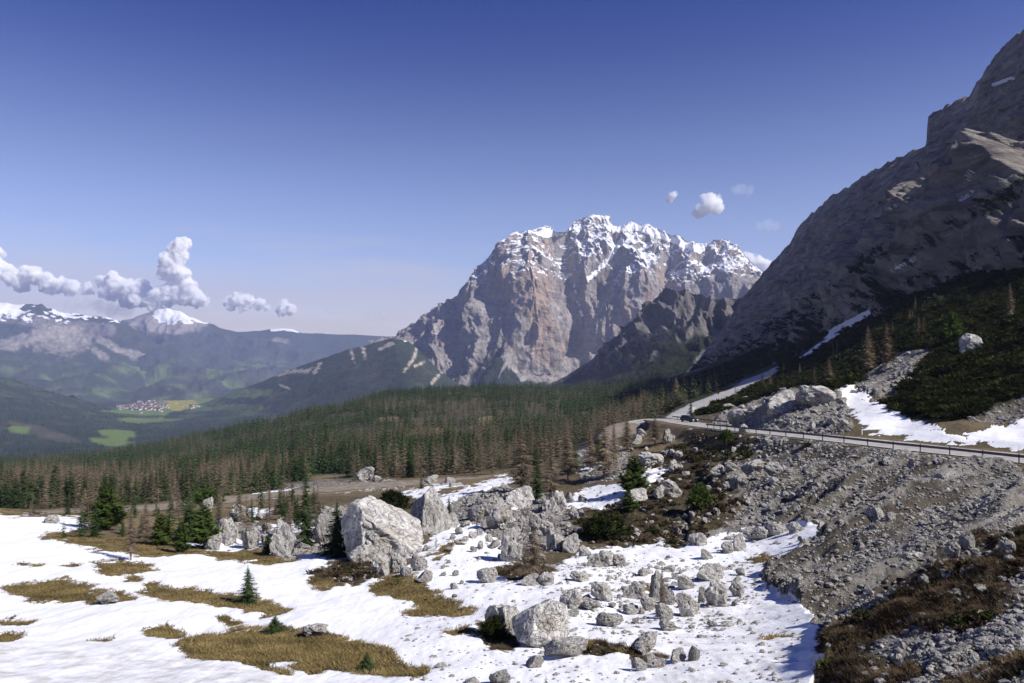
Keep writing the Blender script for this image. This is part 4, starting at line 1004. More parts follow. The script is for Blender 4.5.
# a few conifers on the dark scrub slope
for px, py in [(R_.uniform(690, 930), 0) for _ in range(46)]:
    py = np.interp(px, [690, 780, 860, 930], [408, 368, 338, 318])-R_.uniform(-16, 26); X, Y, Z = hit(px, py)
    if Y < 130 or road_dist(X, Y)[0] < 9: continue
    kind = 'larch' if R_.random() < .6 else 'spruce'; h = R_.uniform(3.5, 8.5)*min(1, Y/260)
    o = link(kind+'_tree', MID[kind, int(R_.integers(5))], None, (X, Y, Z-.1), R_.random()*6.28, (h*1.05, h*1.05, h))
    tag(o, 'small '+('grey leafless larch' if kind == 'larch' else 'dark spruce')+' standing in the dark scrub above the '+('gravel track' if px < 790 else 'white rock mound'), 'tree', ('larches' if kind == 'larch' else 'spruces')+' of the dark slope above the '+('track' if px < 790 else 'mound'))

# young trees scattered over the brown strip between the snow and the forest
spots = [(20+300*R_.random(), 505+34*R_.random()) for _ in range(125)]+[(330+120*R_.random(), 480+12*R_.random()) for _ in range(10)]+[(30+310*R_.random(), 507+7*R_.random()) for _ in range(34)]
nsp = {'spruce': 0, 'larch': 0}
for px, py in spots:
    if samp(snow_m, np.array([px]), np.array([py]))[0] > .4: continue
    X, Y, Z = hit(px, py)
    if road_dist(X, Y)[0] < 5.5: continue
    kind = 'larch' if R_.random() < .52 else 'spruce'
    h = R_.uniform(1.6, 6.0) if kind == 'larch' else R_.uniform(1.2, 5.2)
    o = link(kind+'_tree', MID[kind, int(R_.integers(5))], None, (X, Y, Z-.1), R_.random()*6.28, (h*1.1, h*1.1, h))
    side = 'beyond the tall rounded boulder' if px > 330 else 'around the pale rock cluster' if px > 210 else 'around the bright green pines' if px > 150 else 'around the broad bushy pine'
    tag(o, ('thin brown leafless larch' if kind == 'larch' else 'small young green spruce')+' on the brown strip '+side, 'tree', ('young larches ' if kind == 'larch' else 'young spruces ')+side)

# distant woods on the valley sides
N = 16000
Yd = np.sqrt(R_.random(N)*(5600**2-1700**2)+1700**2); ad = R_.random(N)*.62-.82; Xd = ad*Yd
zd, pxd, pyd = at_ground(None, Xd, Yd)
k_ = (fbm(Xd/260, Yd/260, o=4) > -.12) & (samp(field_m, pxd, pyd) < .3) & (samp(bare_m, pxd, pyd) < .4) & (pyd < 470)
Xd, Yd, zd = Xd[k_], Yd[k_], zd[k_]
hd = 11+9*R_.random(len(Xd))
simple = conifer(7, 1, .2, low=.02, seed=9, size=1.5, thin=2.6, droop=.5)
mass('distant_woods', [(simple, np.stack([Xd, Yd, zd-.5], -1), hd, 1.1+.4*R_.random(len(Xd)))], M['spruce'])

# dwarf pine scrub on the slope under the near mountain
N = 36000
Ym = np.exp(R_.random(N)*(math.log(900)-math.log(92))+math.log(92)); am = R_.random(N)*1.0-.02; Xm = am*Ym
zm, pxm, pym = at_ground(None, Xm, Ym)
k_ = (np.maximum(samp(mugo_m, pxm, pym), (pxm > 670)*(Ym > 215)*.75)+.55*fbm(Xm/8, Ym/8, o=3) > .52) & (samp(scree_m, pxm, pym) < .4) & (samp(track_w, pxm, pym) < .12) & (samp(snow_m, pxm, pym) < .3)
rdm = np.full(N, 1e3); q = Ym < 240; rdm[q] = road_dist(Xm[q], Ym[q]); k_ &= rdm > 6
Xm, Ym, zm = Xm[k_], Ym[k_], zm[k_]
print('mugo', len(Xm))
MG = [bushy(16, 9, .55, .62, .12, .34, seed=400+k, flat=True, thin=.55) for k in range(4)]
kk = R_.integers(0, 4, len(Xm)); hm = np.interp(Ym, [90, 250, 900], [1.2, 1.9, 3.4])*(.45+.7*R_.random(len(Xm)))*(1+.9*fbm(Xm/9, Ym/9, o=2))
def on_slope(H, o, n, dark=.06, bright=None):
    A = np.empty(len(o.data.vertices)*4, np.float32); o.data.attributes['albedo'].data.foreach_get('color', A); A = A.reshape(-1, 4)
    P = H.reshape(-1, 3); q = np.where((A[:, 0] < dark) & (np.arange(len(P)) > H.shape[1]*15))[0]
    return P[R_.choice(q, n)]
P_ = on_slope(H_right, O_right, 15000, .075); q_ = trough(CX+F*P_[:, 0]/P_[:, 1], CY-F*P_[:, 2]/P_[:, 1], [(796, 358), (828, 336), (850, 324), (872, 311)], 6) < .4; P_ = P_[q_]
Xm = np.r_[Xm, P_[:, 0]]; Ym = np.r_[Ym, P_[:, 1]]; zm = np.r_[zm, P_[:, 2]]; hm = np.r_[hm, np.clip(P_[:, 1]/420, .5, 2.6)*(.5+R_.random(len(P_)))]; kk = R_.integers(0, 4, len(Xm))
mass('dwarf_pine_scrub', [(MG[k], np.stack([Xm[kk == k], Ym[kk == k], zm[kk == k]-.1], -1), hm[kk == k], 1.0+.8*R_.random((kk == k).sum())) for k in range(4)], M['mugo'])
simple = conifer(7, 1, .2, low=.02, seed=9, size=1.5, thin=2.6, droop=.5)
P1 = on_slope(H_spur, O_spur, 3500, .05); P2 = on_slope(H_sh, O_sh, 9000, .05)
mass('mountainside_woods', [(simple, np.concatenate([P1, P2])-np.array([0, 0, .5]), np.r_[7+6*R_.random(len(P1)), 10+9*R_.random(len(P2))], 1.1+.4*R_.random(len(P1)+len(P2)))], M['spruce'])

# ------------------------------------------------------------------ grass, heather, rubble on the ground
def pick(field, n, jit=.6, ymax=150):
    p = np.clip(field, 0, None)*(Yg < ymax)*(np.abs(bpx-CX) < 560); p = (p/p.sum()).ravel()
    c = np.searchsorted(np.cumsum(p), R_.random(n)); c = np.minimum(c, p.size-1)
    X = Xg.ravel()[c]+R_.normal(0, 1, n)*jit*Yg.ravel()[c]/F; Y = Yg.ravel()[c]*(1+R_.normal(0, .003, n))
    return X, Y, ground_z(X, Y)
gfield = (GR > .35)*(snowA < .8)*1.0+.25*(samp(bare_m, bpx, bpy_) > .4)*(snowA < .3)*(Yg < 150)
gx, gy2, gz = pick(gfield*(Yg < 130), 34000)
def tuft(k, h, spread, wd, seed):
    r = np.random.default_rng(seed); a = r.random(k)*6.28; b = r.normal(0, .35*spread, (k, 2)); l = h*(.5+.7*r.random(k))
    base_ = np.stack([b[:, 0], b[:, 1], 0*a-.02], -1); tip = base_+np.stack([np.cos(a)*l*.75, np.sin(a)*l*.75, l*.6], -1)
    sd = np.stack([-np.sin(a), np.cos(a), 0*a], -1)*wd
    V = np.stack([base_-sd, base_+sd, tip], 1).reshape(-1, 3); return V, np.arange(3*k).reshape(-1, 3), np.repeat((r.random(k)-.5)*.5, 3)
TF = [tuft(7, 1, 1.2, .09, 500+k) for k in range(3)]
kk = R_.integers(0, 3, len(gx)); hh = .10+.16*R_.random(len(gx))
mass('dry_grass', [(TF[k], np.stack([gx[kk == k], gy2[kk == k], gz[kk == k]], -1), hh[kk == k], np.full((kk == k).sum(), 1.2)) for k in range(3)], M['straw'])
hx, hy, hz_ = pick((HE > .45)*(rd > 6)*(snowA < .4)*np.clip(fbm(Xg/3, Yg/3, o=3)+.3, 0, 1)*(Yg < 150), 34000)
HT = [tuft(10, 1, 1.4, .05, 520+k) for k in range(3)]
kk = R_.integers(0, 3, len(hx)); hh = .10+.15*R_.random(len(hx))
mass('heather_scrub', [(HT[k], np.stack([hx[kk == k], hy[kk == k], hz_[kk == k]], -1), hh[kk == k], np.full((kk == k).sum(), 1.1)) for k in range(3)], M['heath'])

bx, by, bz = pick((HE > .35)*(rd > 6.5)*(snowA < .35)*np.clip(fbm(Xg/2.5+4, Yg/2.5, o=2)+.15, 0, 1)*(Yg < 150), 1300)
kk = R_.integers(0, 4, len(bx)); hh = (.22+.5*R_.random(len(bx))**2)*np.clip(by/70, .5, 1.5); lo_ = R_.random(len(bx)) < .78
for nm, sl, mt_ in (('brown_heath_bushes', lo_, 'heath'), ('green_heath_bushes', ~lo_, 'mugo')):
    mass(nm, [(MG[k], np.stack([bx[sl & (kk == k)], by[sl & (kk == k)], bz[sl & (kk == k)]-.05], -1), hh[sl & (kk == k)], .9+.6*R_.random((sl & (kk == k)).sum())) for k in range(4)], M[mt_])

# boulders ------------------------------------------------------------------
import bmesh
def ico(sub):
    bm = bmesh.new(); bmesh.ops.create_icosphere(bm, subdivisions=sub, radius=1.0)
    V = np.array([v.co[:] for v in bm.verts]); T = np.array([[v.index for v in f.verts] for f in bm.faces]); bm.free(); return V, T
ICO = {s: ico(s) for s in (1, 2, 3, 4, 5, 6)}
def boulder(seed, sub=4, planes=None, ncut=9, rough=.10, layer=.0, boxy=.15):
    r = np.random.default_rng(seed); V, T = ICO[sub]; V = V.copy()
    m = np.abs(V).max(1)[:, None]; V = V*(1-boxy)+V/m*boxy*.85
    if planes is None:
        planes = []
        for k in range(ncut):
            n = r.normal(size=3); n /= np.linalg.norm(n); planes.append((n, .38+.42*r.random()))
    for n, dd in planes:
        n = np.asarray(n, float); n = n/np.linalg.norm(n)
        V -= np.maximum(0, V@n-dd)[:, None]*n*.96
    o = r.random(3)*50
    nn = V/(np.linalg.norm(V, axis=1)[:, None]+1e-6)
    q = V*1.7+o
    V = V+nn*(rough*1.5*fbm(q[:, 0], q[:, 1], q[:, 2], o=5, gain=.6))[:, None]
    rg = ridged(q[:, 0]*.9, q[:, 1]*.9, q[:, 2]*.9, o=3); V = V-nn*(rough*1.1*smooth(.72, .95, rg))[:, None]
    if layer:
        s = V@np.array([.85, .2, .42]); V = V+nn*(layer*np.sin(s*16+3*fbm(q[:, 0], q[:, 1], q[:, 2], o=2)))[:, None]
    lo, hi = V.min(0), V.max(0); V = (V-(lo+hi)/2)/(hi-lo)
    return V, T
BM = [mesh_data('boulder', *boulder(600+k, 4, ncut=10+k % 6, rough=.16 if k % 2 else .26), [M['rock']], False) for k in range(10)]
BMs = [mesh_data('boulder', *boulder(640+k, 3, ncut=11, rough=.2), [M['rock']], False) for k in range(10)]
nb_placed = []
def place_boulder(px, py, w, h, label, me=None, rot=None, group=None, dfac=.8, sink=.16, tilt=0.0):
    sink = sink+.16*R_.random()
    X, Y, Z = hit(px, py)
    Wm, Hm = w*Y/F, h*Y/F; D = dfac*Wm
    Yc = Y+.42*D; Xc = (px-CX)/F*Yc
    Z = min(Z, float(ground_z(Xc, Yc)[0])+.25*Hm)
    if me is None: me = BM[int(R_.integers(10))]
    o = link('boulder', me, None, (Xc, Yc, Z+Hm*(.5-sink*.5)), 0, (Wm, D, Hm*(1+sink)))
    o.rotation_euler = (R_.normal(0, .1), tilt+R_.normal(0, .12)*(rot is None), R_.choice([0, 3.1416])+R_.normal(0, .15) if rot is None else rot)
    tag(o, label, 'rock', group); nb_placed.append((px, py, w, h)); return o
slab = mesh_data('boulder', *boulder(701, 6, planes=[((.60, -.12, .78), .22), ((-.85, -.55, .15), .62), ((.15, -.95, .28), .55), ((.9, -.3, .2), .8), ((-.55, .1, .8), .86), ((0, 1, .2), .8), ((.35, -.7, .62), .62)], rough=.10, layer=.02, boxy=.4), [M['rock']], False)
tallb = mesh_data('boulder', *boulder(702, 5, planes=[((-.8, -.5, .2), .55), ((.3, -.9, .2), .6), ((.75, .1, .6), .72), ((-.6, 0, .8), .75), ((0, .9, .3), .7), ((.5, -.6, .6), .62)], rough=.13, layer=.012, boxy=.3), [M['rock']], False)
splitb = mesh_data('boulder', *boulder(703, 5, planes=[((.25, -.85, .45), .5), ((.9, -.2, .2), .7), ((-.75, -.5, .35), .55), ((-.45, .1, .9), .40), ((.45, .0, .9), .62), ((.6, -.7, .3), .6)], rough=.10, layer=.008, boxy=.25), [M['rock']], False)
BIG = [
 (381, 563, 88, 57, 'huge pale slab boulder with slanting streaks behind the conical spruce', slab, 0),
 (429, 535, 40, 45, 'tall rounded grey boulder, right of the huge slab', tallb, 0),
 (541, 648, 60, 40, 'large split boulder half bare rock in the snow, bottom centre', splitb, 0),
 (503, 640, 38, 34, 'dark mossy half leaning on the left of the large split boulder'),
 (566, 660, 46, 19, 'low whitish boulder lying in front of the large split boulder'),
 (535, 668, 18, 10, 'small angular rock in the snow below the large split boulder'),
 (500, 686, 22, 16, 'grey rock cut off by the bottom edge left of centre'),
 (380, 577, 19, 22, 'upright white block of rock at the foot of the huge slab'),
 (360, 566, 26, 20, 'cracked rock behind the brown bush at the slab foot'),
 (398, 572, 17, 17, 'grey rock filling the gap right of the white block'),
 (419, 571, 18, 16, 'dark-sided rock on the snow below the rubble line'),
 (425, 583, 16, 12, 'split pale rock on the snow, above the slanting grass strip'),
 (406, 577, 14, 10, 'low grey rock beside the white block, snow around it'),
 (449, 529, 20, 14, 'rock leaning against the right foot of the tall rounded boulder'),
 (207, 514, 14, 17, 'steep pale rock between the dark conifer and the dwarf pine'),
 (240, 523, 22, 18, 'pale rock on the crest of the left rock cluster'),
 (228, 545, 26, 24, 'broad cracked pale rock in the middle of the left rock cluster'),
 (213, 550, 20, 15, 'pale rock at the left foot of the left rock cluster'),
 (250, 549, 18, 18, 'jagged pale rock at the right of the left rock cluster'),
 (284, 557, 26, 30, 'blocky pale rock with a dark crack left of the slender spruce'),
 (268, 545, 14, 12, 'small pale rock behind the small green pine'),
 (322, 548, 16, 34, 'shaded steep rock wedged between slender spruce and slab'),
 (364, 481, 20, 13, 'dark-flanked rock by the gravel lay-by beyond the slab'),
 (378, 482, 9, 6, 'small white rock at the left end of the gravel lay-by'),
 (431, 484, 15, 8, 'pale rock at the roadside beyond the tall rounded boulder'),
 (450, 483, 12, 5, 'low pale rock at the forest edge behind the straw bank'),
 (520, 508, 30, 20, 'rounded pale boulder under the dense brown larch'),
 (488, 516, 24, 18, 'pale boulder, upper left in the boulder jumble'),
 (500, 530, 30, 26, 'big cracked boulder, centre left of the boulder jumble'),
 (476, 522, 18, 18, 'pale boulder, first at the left end of the jumble'),
 (555, 512, 24, 20, 'pointed grey boulder with a smooth face below the brown larch'),
 (516, 562, 32, 32, 'large grey boulder behind the spreading reddish bare tree'),
 (536, 531, 18, 17, 'pale block in the middle of the boulder jumble'),
 (547, 536, 17, 15, 'pale block at the right of the boulder jumble'),
 (555, 551, 18, 17, 'grey block right of the spreading reddish bare tree'),
 (571, 553, 19, 18, 'stacked pale block at the jumble edge under the dark dwarf pine'),
 (574, 520, 12, 10, 'small pale rock at the corner of the upper snow patch'),
 (600, 567, 27, 16, 'flat-topped boulder on the snow edge below the dark dwarf pine'),
 (619, 567, 14, 12, 'brownish rock beside the flat-topped boulder'),
 (487, 583, 22, 14, 'shaded boulder left of the scrub under the bare tree'),
 (531, 586, 20, 10, 'low heap rock in the snow under the bare tree scrub'),
 (546, 584, 16, 10, 'small grey rock right of the bare tree scrub'),
 (579, 582, 20, 10, 'lone low boulder on open snow right of the bare tree'),
 (601, 601, 22, 19, 'rounded grey boulder in mid snow above the flat oval rock'),
 (572, 609, 24, 15, 'dark-sided boulder right of the large split boulder top'),
 (591, 611, 19, 9, 'low rock between the dark-sided and rounded boulders'),
 (609, 627, 28, 12, 'flat oval grey boulder alone on the snow'),
 (573, 617, 14, 6, 'little low rock above the open snow by the split boulder'),
 (634, 599, 24, 15, 'grey boulder at the left end of the gully rocks'),
 (649, 611, 16, 13, 'small grey boulder at the lower left of the gully rocks'),
 (630, 615, 15, 9, 'small rock lying between oval rock and gully rocks'),
 (657, 600, 15, 28, 'tall narrow boulder beside the thin bare sapling in the gully'),
 (667, 605, 15, 20, 'upright grey boulder right of the tall narrow one'),
 (685, 590, 20, 14, 'pale boulder at the top middle of the gully rocks'),
 (664, 620, 18, 15, 'shaded cubic boulder at the lower gully rocks'),
 (687, 617, 26, 22, 'big pale boulder in the lower middle of the gully rocks'),
 (717, 607, 27, 25, 'largest pale boulder at the right of the gully rocks'),
 (737, 597, 17, 15, 'grey boulder at the far right end of the gully rocks'),
 (711, 581, 28, 15, 'long pale boulder at the top right of the gully rocks'),
 (703, 603, 14, 15, 'narrow boulder wedged beside the largest gully boulder'),
 (668, 631, 18, 10, 'low boulder at the bottom of the gully rocks'),
 (713, 627, 10, 5, 'small stone on the snow below the largest gully boulder'),
 (645, 657, 28, 20, 'pale boulder above the lowest rock line on the snow'),
 (694, 661, 11, 14, 'pointed white rock at the right end of the lowest rock line'),
 (655, 668, 22, 11, 'grey rock at the front of the lowest rock line'),
 (639, 671, 16, 11, 'grey rock at the left of the lowest rock line'),
 (678, 662, 18, 11, 'dark-sided rock in the middle of the lowest rock line'),
 (698, 546, 19, 11, 'pale paired rock on the brown bank above the snow tongue'),
 (727, 554, 12, 12, 'white rounded rock at the snow edge under the brown bank'),
 (739, 551, 15, 16, 'pale upright rock at the snow edge under the brown bank'),
 (706, 560, 15, 9, 'white low rock at the foot of the brown bank'),
 (755, 542, 26, 14, 'long pale rock along the upper edge of the snow tongue'),
 (775, 536, 22, 14, 'pale rock near the tip of the snow tongue'),
 (796, 533, 18, 10, 'low pale rock at the tip of the snow tongue'),
 (636, 445, 12, 10, 'white boulder left of the bare bush at the road bend'),
 (642, 437, 10, 8, 'small white boulder just under the road bend'),
 (669, 444, 13, 15, 'white upright boulder right of the bare bush'),
 (651, 466, 28, 13, 'long grey boulder on the bank below the bare bush'),
 (669, 458, 11, 9, 'squarish white boulder under the upright white boulder'),
 (678, 460, 9, 9, 'small white boulder beside the squarish white one'),
 (676, 472, 15, 12, 'round white boulder in the upper bank'),
 (671, 499, 22, 20, 'rough speckled boulder in the middle of the bank'),
 (659, 499, 13, 13, 'smooth leaning boulder left of the rough speckled one'),
 (637, 503, 24, 14, 'grey boulder at the foot of the bushy dark green pine'),
 (716, 477, 13, 10, 'rounded white boulder in the bank left of the row'),
 (739, 489, 19, 15, 'egg-shaped white boulder in front of the white row on the bank'),
 (732, 472, 17, 9, 'low white boulder at the left of the row on the bank'),
 (754, 474, 25, 13, 'broad white boulder, largest of the row on the bank'),
 (773, 475, 18, 13, 'grey-shadowed boulder at the right of the row on the bank'),
 (769, 446, 11, 7, 'white boulder lying just under the guardrail on the bank'),
 (775, 486, 13, 8, 'small white boulder below the row on the bank'),
 (875, 523, 18, 15, 'bright white rock in the middle of the scree slope'),
 (888, 466, 13, 9, 'pale rock near the top of the scree under the guardrail'),
 (914, 561, 28, 11, 'long jagged rock on the shaded lower scree'),
 (967, 551, 13, 18, 'upright white rock, right of a pair on the scree'),
 (953, 559, 17, 17, 'grey rock, left of a pair on the scree'),
 (1008, 555, 17, 16, 'pale rock near the picture edge on the scree'),
 (974, 353, 30, 18, 'big pale tilted boulder on the dark scrub slope'),
 (999, 391, 6, 7, 'small pale stone showing in the dark scrub, right of the slope'),
 (744, 424, 34, 15, 'smooth pale rock hump, left end of the white rock mound'),
 (782, 412, 36, 20, 'tallest pale rock hump of the white rock mound'),
 (816, 408, 38, 22, 'rugged pale rock hump, right end of the white rock mound'),
 (108, 605, 26, 11, 'weathered brown-grey rock heap at the end of a grass patch'),
 (316, 638, 26, 12, 'flat grey rock on the upper edge of the largest grass patch'),
 (52, 524, 14, 8, 'dark rock with snow beside it on the left snow crest'),
]
for b in BIG:
    kw = dict(me=b[5], rot=b[6]) if len(b) > 5 else {}
    if b[2] > 40 and len(b) <= 5: kw = dict(dfac=.6, me=mesh_data('boulder', *boulder(int(b[0]), 5, ncut=12, rough=.16), [M['rock']], False))
    if 'tilted' in b[4]: kw = dict(tilt=-.45, dfac=.5)
    place_boulder(*b[:5], **kw)
AUTO = [
 ((470, 497, 585, 560), 48, (6, 14), 'pale rock packed among the larger blocks of the boulder jumble', 'small rocks of the boulder jumble'),
 ((590, 570, 745, 632), 20, (5, 11), 'small grey rock lying in snow among the gully boulders', 'small rocks of the snowy gully'),
 ((630, 450, 800, 535), 36, (5, 10), 'small white rock among brown scrub on the bank below the road', 'small rocks of the brown bank'),
 ((770, 460, 1020, 600), 64, (4, 12), 'small white rock embedded in the scree slope below the guardrail', 'small rocks of the scree slope'),
 ((192, 520, 312, 553), 22, (5, 12), 'pale rock packed into the left rock cluster by the pines', 'small rocks of the left rock cluster'),
 ((725, 400, 850, 434), 26, (5, 12), 'pale rock lying on the white rock mound behind the road', 'small rocks of the white rock mound'),
 ((845, 350, 935, 402), 16, (4, 9), 'grey rock on the rubble spur between the larches and the scrub', 'small rocks of the rubble spur'),
 ((430, 540, 470, 600), 10, (4, 9), 'small rock poking out of the snow below the rubble line', 'small rocks on the upper snow'),
 ((410, 515, 470, 555), 14, (5, 10), 'dark-shadowed rock of the rubble line under the tall rounded boulder', 'small rocks of the rubble line'),
]
for (x0, y0, x1, y1), n, (s0, s1), lab, grp in AUTO:
    c = 0; tries = 0
    while c < n and tries < n*20:
        tries += 1
        px, py = R_.uniform(x0, x1), R_.uniform(y0, y1); w = R_.uniform(s0, s1)
        if any(abs(px-q[0]) < .32*(w+q[2]) and abs(py-q[1]) < .3*(w+q[3]) for q in nb_placed): continue
        place_boulder(px, py, w, w*R_.uniform(.5, .85), lab, BMs[int(R_.integers(10))], R_.random()*6.28, grp); c += 1

# loose stones
ST = []
for k in range(5):
    V, T = boulder(800+k, 1, ncut=5, rough=.05, boxy=.2); ST.append((V, T, np.zeros(len(V))))
sfield = (SC > .45)*(1-.85*smooth(.2, .6, HE))*(snowA < .45)*(rd > 5)*np.clip(.55+1.1*fbm(Xg/3.2+9, Yg/3.2, o=3), .05, 1.4)*(Yg < 175)
sx, sy, sz_ = pick(sfield, 62000, ymax=175)
kk = R_.integers(0, 5, len(sx)); hh = np.minimum(np.exp(R_.normal(-2.1, .6, len(sx))), .5)*np.clip(sy/60, .6, 2.2)
def smass(name, X, Y, Z, H, mat):
    kk = R_.integers(0, 5, len(X))
    return mass(name, [(ST[k], np.stack([X[kk == k], Y[kk == k], Z[kk == k]], -1), H[kk == k]*.8, 1.0+.6*R_.random((kk == k).sum())) for k in range(5)], mat)
smass('scree_rubble', sx, sy, sz_, hh, M['stone'])
sx, sy, sz_ = pick(((HE > .3)*(snowA < .4)*.10+(S > .3)*(bpx > 400)*(bpx < 800)*.05+(S > .3)*(bpx > 540)*(bpx < 760)*(bpy_ > 565)*(bpy_ < 640)*np.clip(.15+.9*fbm(Xg/3, Yg/3, o=2), 0, 1))*(Yg < 150)*(rd > 5), 4500)
smass('scattered_stones', sx, sy, sz_, np.exp(R_.normal(-1.75, .6, len(sx)))*np.clip(sy/60, .6, 2), M['stone'])
# ------------------------------------------------------------------ guardrails, posts, car
def guardrail(path, label, post_step=4.0, name='guardrail'):
    path = np.asarray(path); d = np.r_[0, np.cumsum(np.linalg.norm(np.diff(path, axis=0), axis=1))]
    root = bpy.data.objects.new(name, None); COL.objects.link(root); root.location = path[0]; tag(root, label, 'guardrail')
    dense = np.stack([np.interp(np.linspace(0, d[-1], int(d[-1])+2), d, path[:, c]) for c in range(3)], -1)
    dd = np.gradient(dense, axis=0); dd /= np.linalg.norm(dd[:, :2], axis=1)[:, None]; n = np.c_[dd[:, 1], -dd[:, 0], 0*dd[:, 0]]
    prof = [(-.00, .56), (.035, .60), (.035, .65), (-.005, .69), (.035, .73), (.035, .78), (.0, .84), (-.03, .84), (-.03, .56)]
    V = np.stack([dense+n*a+np.array([0, 0, b]) for a, b in prof], 1)-path[0]; k = len(prof); nn = len(dense); Q = []
    for i in range(nn-1):
        for j in range(k): Q.append((i*k+j, i*k+(j+1) % k, (i+1)*k+(j+1) % k, (i+1)*k+j))
    link('rail', mesh_data('rail', V.reshape(-1, 3), np.array(Q), [M['steel']]), root)
    bv, bq = box(-.065, .065, -.065, -.031, -.5, .92); pm = mesh_data('post', bv, bq, [M['steel']])
    for s in np.arange(.5, d[-1], post_step):
        p = np.array([np.interp(s, d, path[:, c]) for c in range(3)])-path[0]
        link('post', pm, root, tuple(p))
    return root
rail_path = RAIL[6:].copy(); rail_path[:, 2] += .0
guardrail(rail_path, 'long dark metal guardrail on posts along the outer edge of the road above the scree')
far_side = ROAD+ROADN*4.0
sel = (far_side[:, 1] > 150) & (far_side[:, 1] < 200) & (ROAD[:, 0] > 18) & (np.arange(len(ROAD)) < 420)
fs = far_side[sel]
guardrail(fs[::4], 'short dark guardrail behind the car on the outside of the road bend')
for px, py, lab in ((812, 434, 'white roadside marker post at the foot of the white rock mound'), (862, 441, 'white roadside marker post in front of the snow strip beside the road')):
    X, Y, Z = hit(px, py-1); Y += 6.4; X = (px-CX)/F*Y; Z = float(ground_z(X, Y)[0])
    root = bpy.data.objects.new('marker_post', None); COL.objects.link(root); root.location = (X, Y, Z); tag(root, lab, 'marker post')
    b = Bag().add(*box(-.06, .06, -.05, .05, -.2, .78)).add(*box(-.055, .055, -.045, .045, .92, 1.05)); link('post', b.data('post', [M['white']]), root)
    link('band', mesh_data('band', *box(-.062, .062, -.052, .052, .78, .92), [M['black']]), root)

def make_car():
    i = int(np.argmin(np.hypot(CX+F*ROAD[:, 0]/ROAD[:, 1]-684, (CY-F*ROAD[:, 2]/ROAD[:, 1]-421)*3)))
    p = ROAD[i]+ROADN[i]*1.6; t = ROAD[i+1]-ROAD[i-1]
    root = bpy.data.objects.new('parked_car', None); COL.objects.link(root); root.location = p; root.rotation_euler = (0, 0, math.atan2(t[1], t[0])+math.pi+.55)
    root['label'] = 'dark estate car with a bright headlight on the road at the bend'; root['category'] = 'car'
    # side profile (x forward, z up) swept across the width with tucked-in glasshouse
    low_ = [(-2.15, .35), (-2.2, .75), (-2.1, 1.02), (-1.2, 1.06), (.7, 1.02), (1.7, .90), (2.12, .72), (2.2, .40), (1.9, .28), (-1.9, .28)]
    def prism(pr, w0, w1=None):
        w1 = w0 if w1 is None else w1; n = len(pr)
        V = [(x, -w0, z) for x, z in pr]+[(x, w0, z) for x, z in pr]; T = [(i, (i+1) % n, n+(i+1) % n, n+i) for i in range(n)]
        T = tri(np.array(T)); caps = [(0, i+1, i) for i in range(1, n-1)]+[(n, n+i, n+i+1) for i in range(1, n-1)]
        return np.array(V, float), np.concatenate([T, np.array(caps)])
    body = link('body', Bag().add(*prism(low_, .9)).data('body', [M['carpaint']]), root)
    bv = body.modifiers.new('bevel', 'BEVEL'); bv.width = .05; bv.segments = 2
    cab = np.array([(-2.0, -.82, 1.03), (1.05, -.82, 1.02), (.35, -.66, 1.50), (-1.75, -.66, 1.50), (-2.0, .82, 1.03), (1.05, .82, 1.02), (.35, .66, 1.50), (-1.75, .66, 1.50)])
    Q = np.array([(0, 1, 2, 3), (5, 4, 7, 6), (3, 2, 6, 7), (4, 0, 3, 7), (1, 5, 6, 2)])
    link('cabin', mesh_data('cabin', cab, Q, [M['carpaint']]), root)
    def pane(name, idx):
        q = cab[list(idx)]; c = q.mean(0); n = np.cross(q[1]-q[0], q[2]-q[1]); n /= np.linalg.norm(n)
        if np.dot(n, c-np.array([-.5, 0, 1.2])) < 0: n = -n
        q2 = c+(q-c)*np.array([.88, .88, .80]); V = np.concatenate([q2+n*.012, q2-n*.01])
        F_ = [(0, 1, 2, 3), (7, 6, 5, 4)]+[(k, (k+1) % 4, 4+(k+1) % 4, 4+k) for k in range(4)]
        link(name, mesh_data(name, V, np.array(F_), [M['glass']]), root)
    pane('windscreen', (1, 5, 6, 2)); pane('rear_window', (4, 0, 3, 7)); pane('side_window', (0, 1, 2, 3)); pane('side_window', (5, 4, 7, 6))
    Vt, Qt = tube([(0, -.11, 0), (0, -.105, 0), (0, .105, 0), (0, .11, 0)], [.24, .33, .33, .24], 18); tm = mesh_data('tyre', Vt, Qt, [M['tyre']], True)
    Vr, Qr = tube([(0, -.115, 0), (0, -.112, 0), (0, .112, 0), (0, .115, 0)], [.02, .23, .23, .02], 14); rm = mesh_data('rim', Vr, Qr, [M['steel']], True)
    for x in (-1.35, 1.35):
        for y in (-.82, .82):
            wr = link('wheel', tm, root, (x, y, .33)); link('rim', rm, wr)
    for y in (-.62, .62):
        link('headlight', mesh_data('headlight', *box(2.02, 2.17, y-.2, y+.2, .62, .80), [M['lamp']]), root)
        link('tail_light', mesh_data('tail_light', *box(-2.2, -2.12, y-.12+.1*np.sign(y), y+.12+.1*np.sign(y), .75, .98), [M['red']]), root)
    return root
make_car()

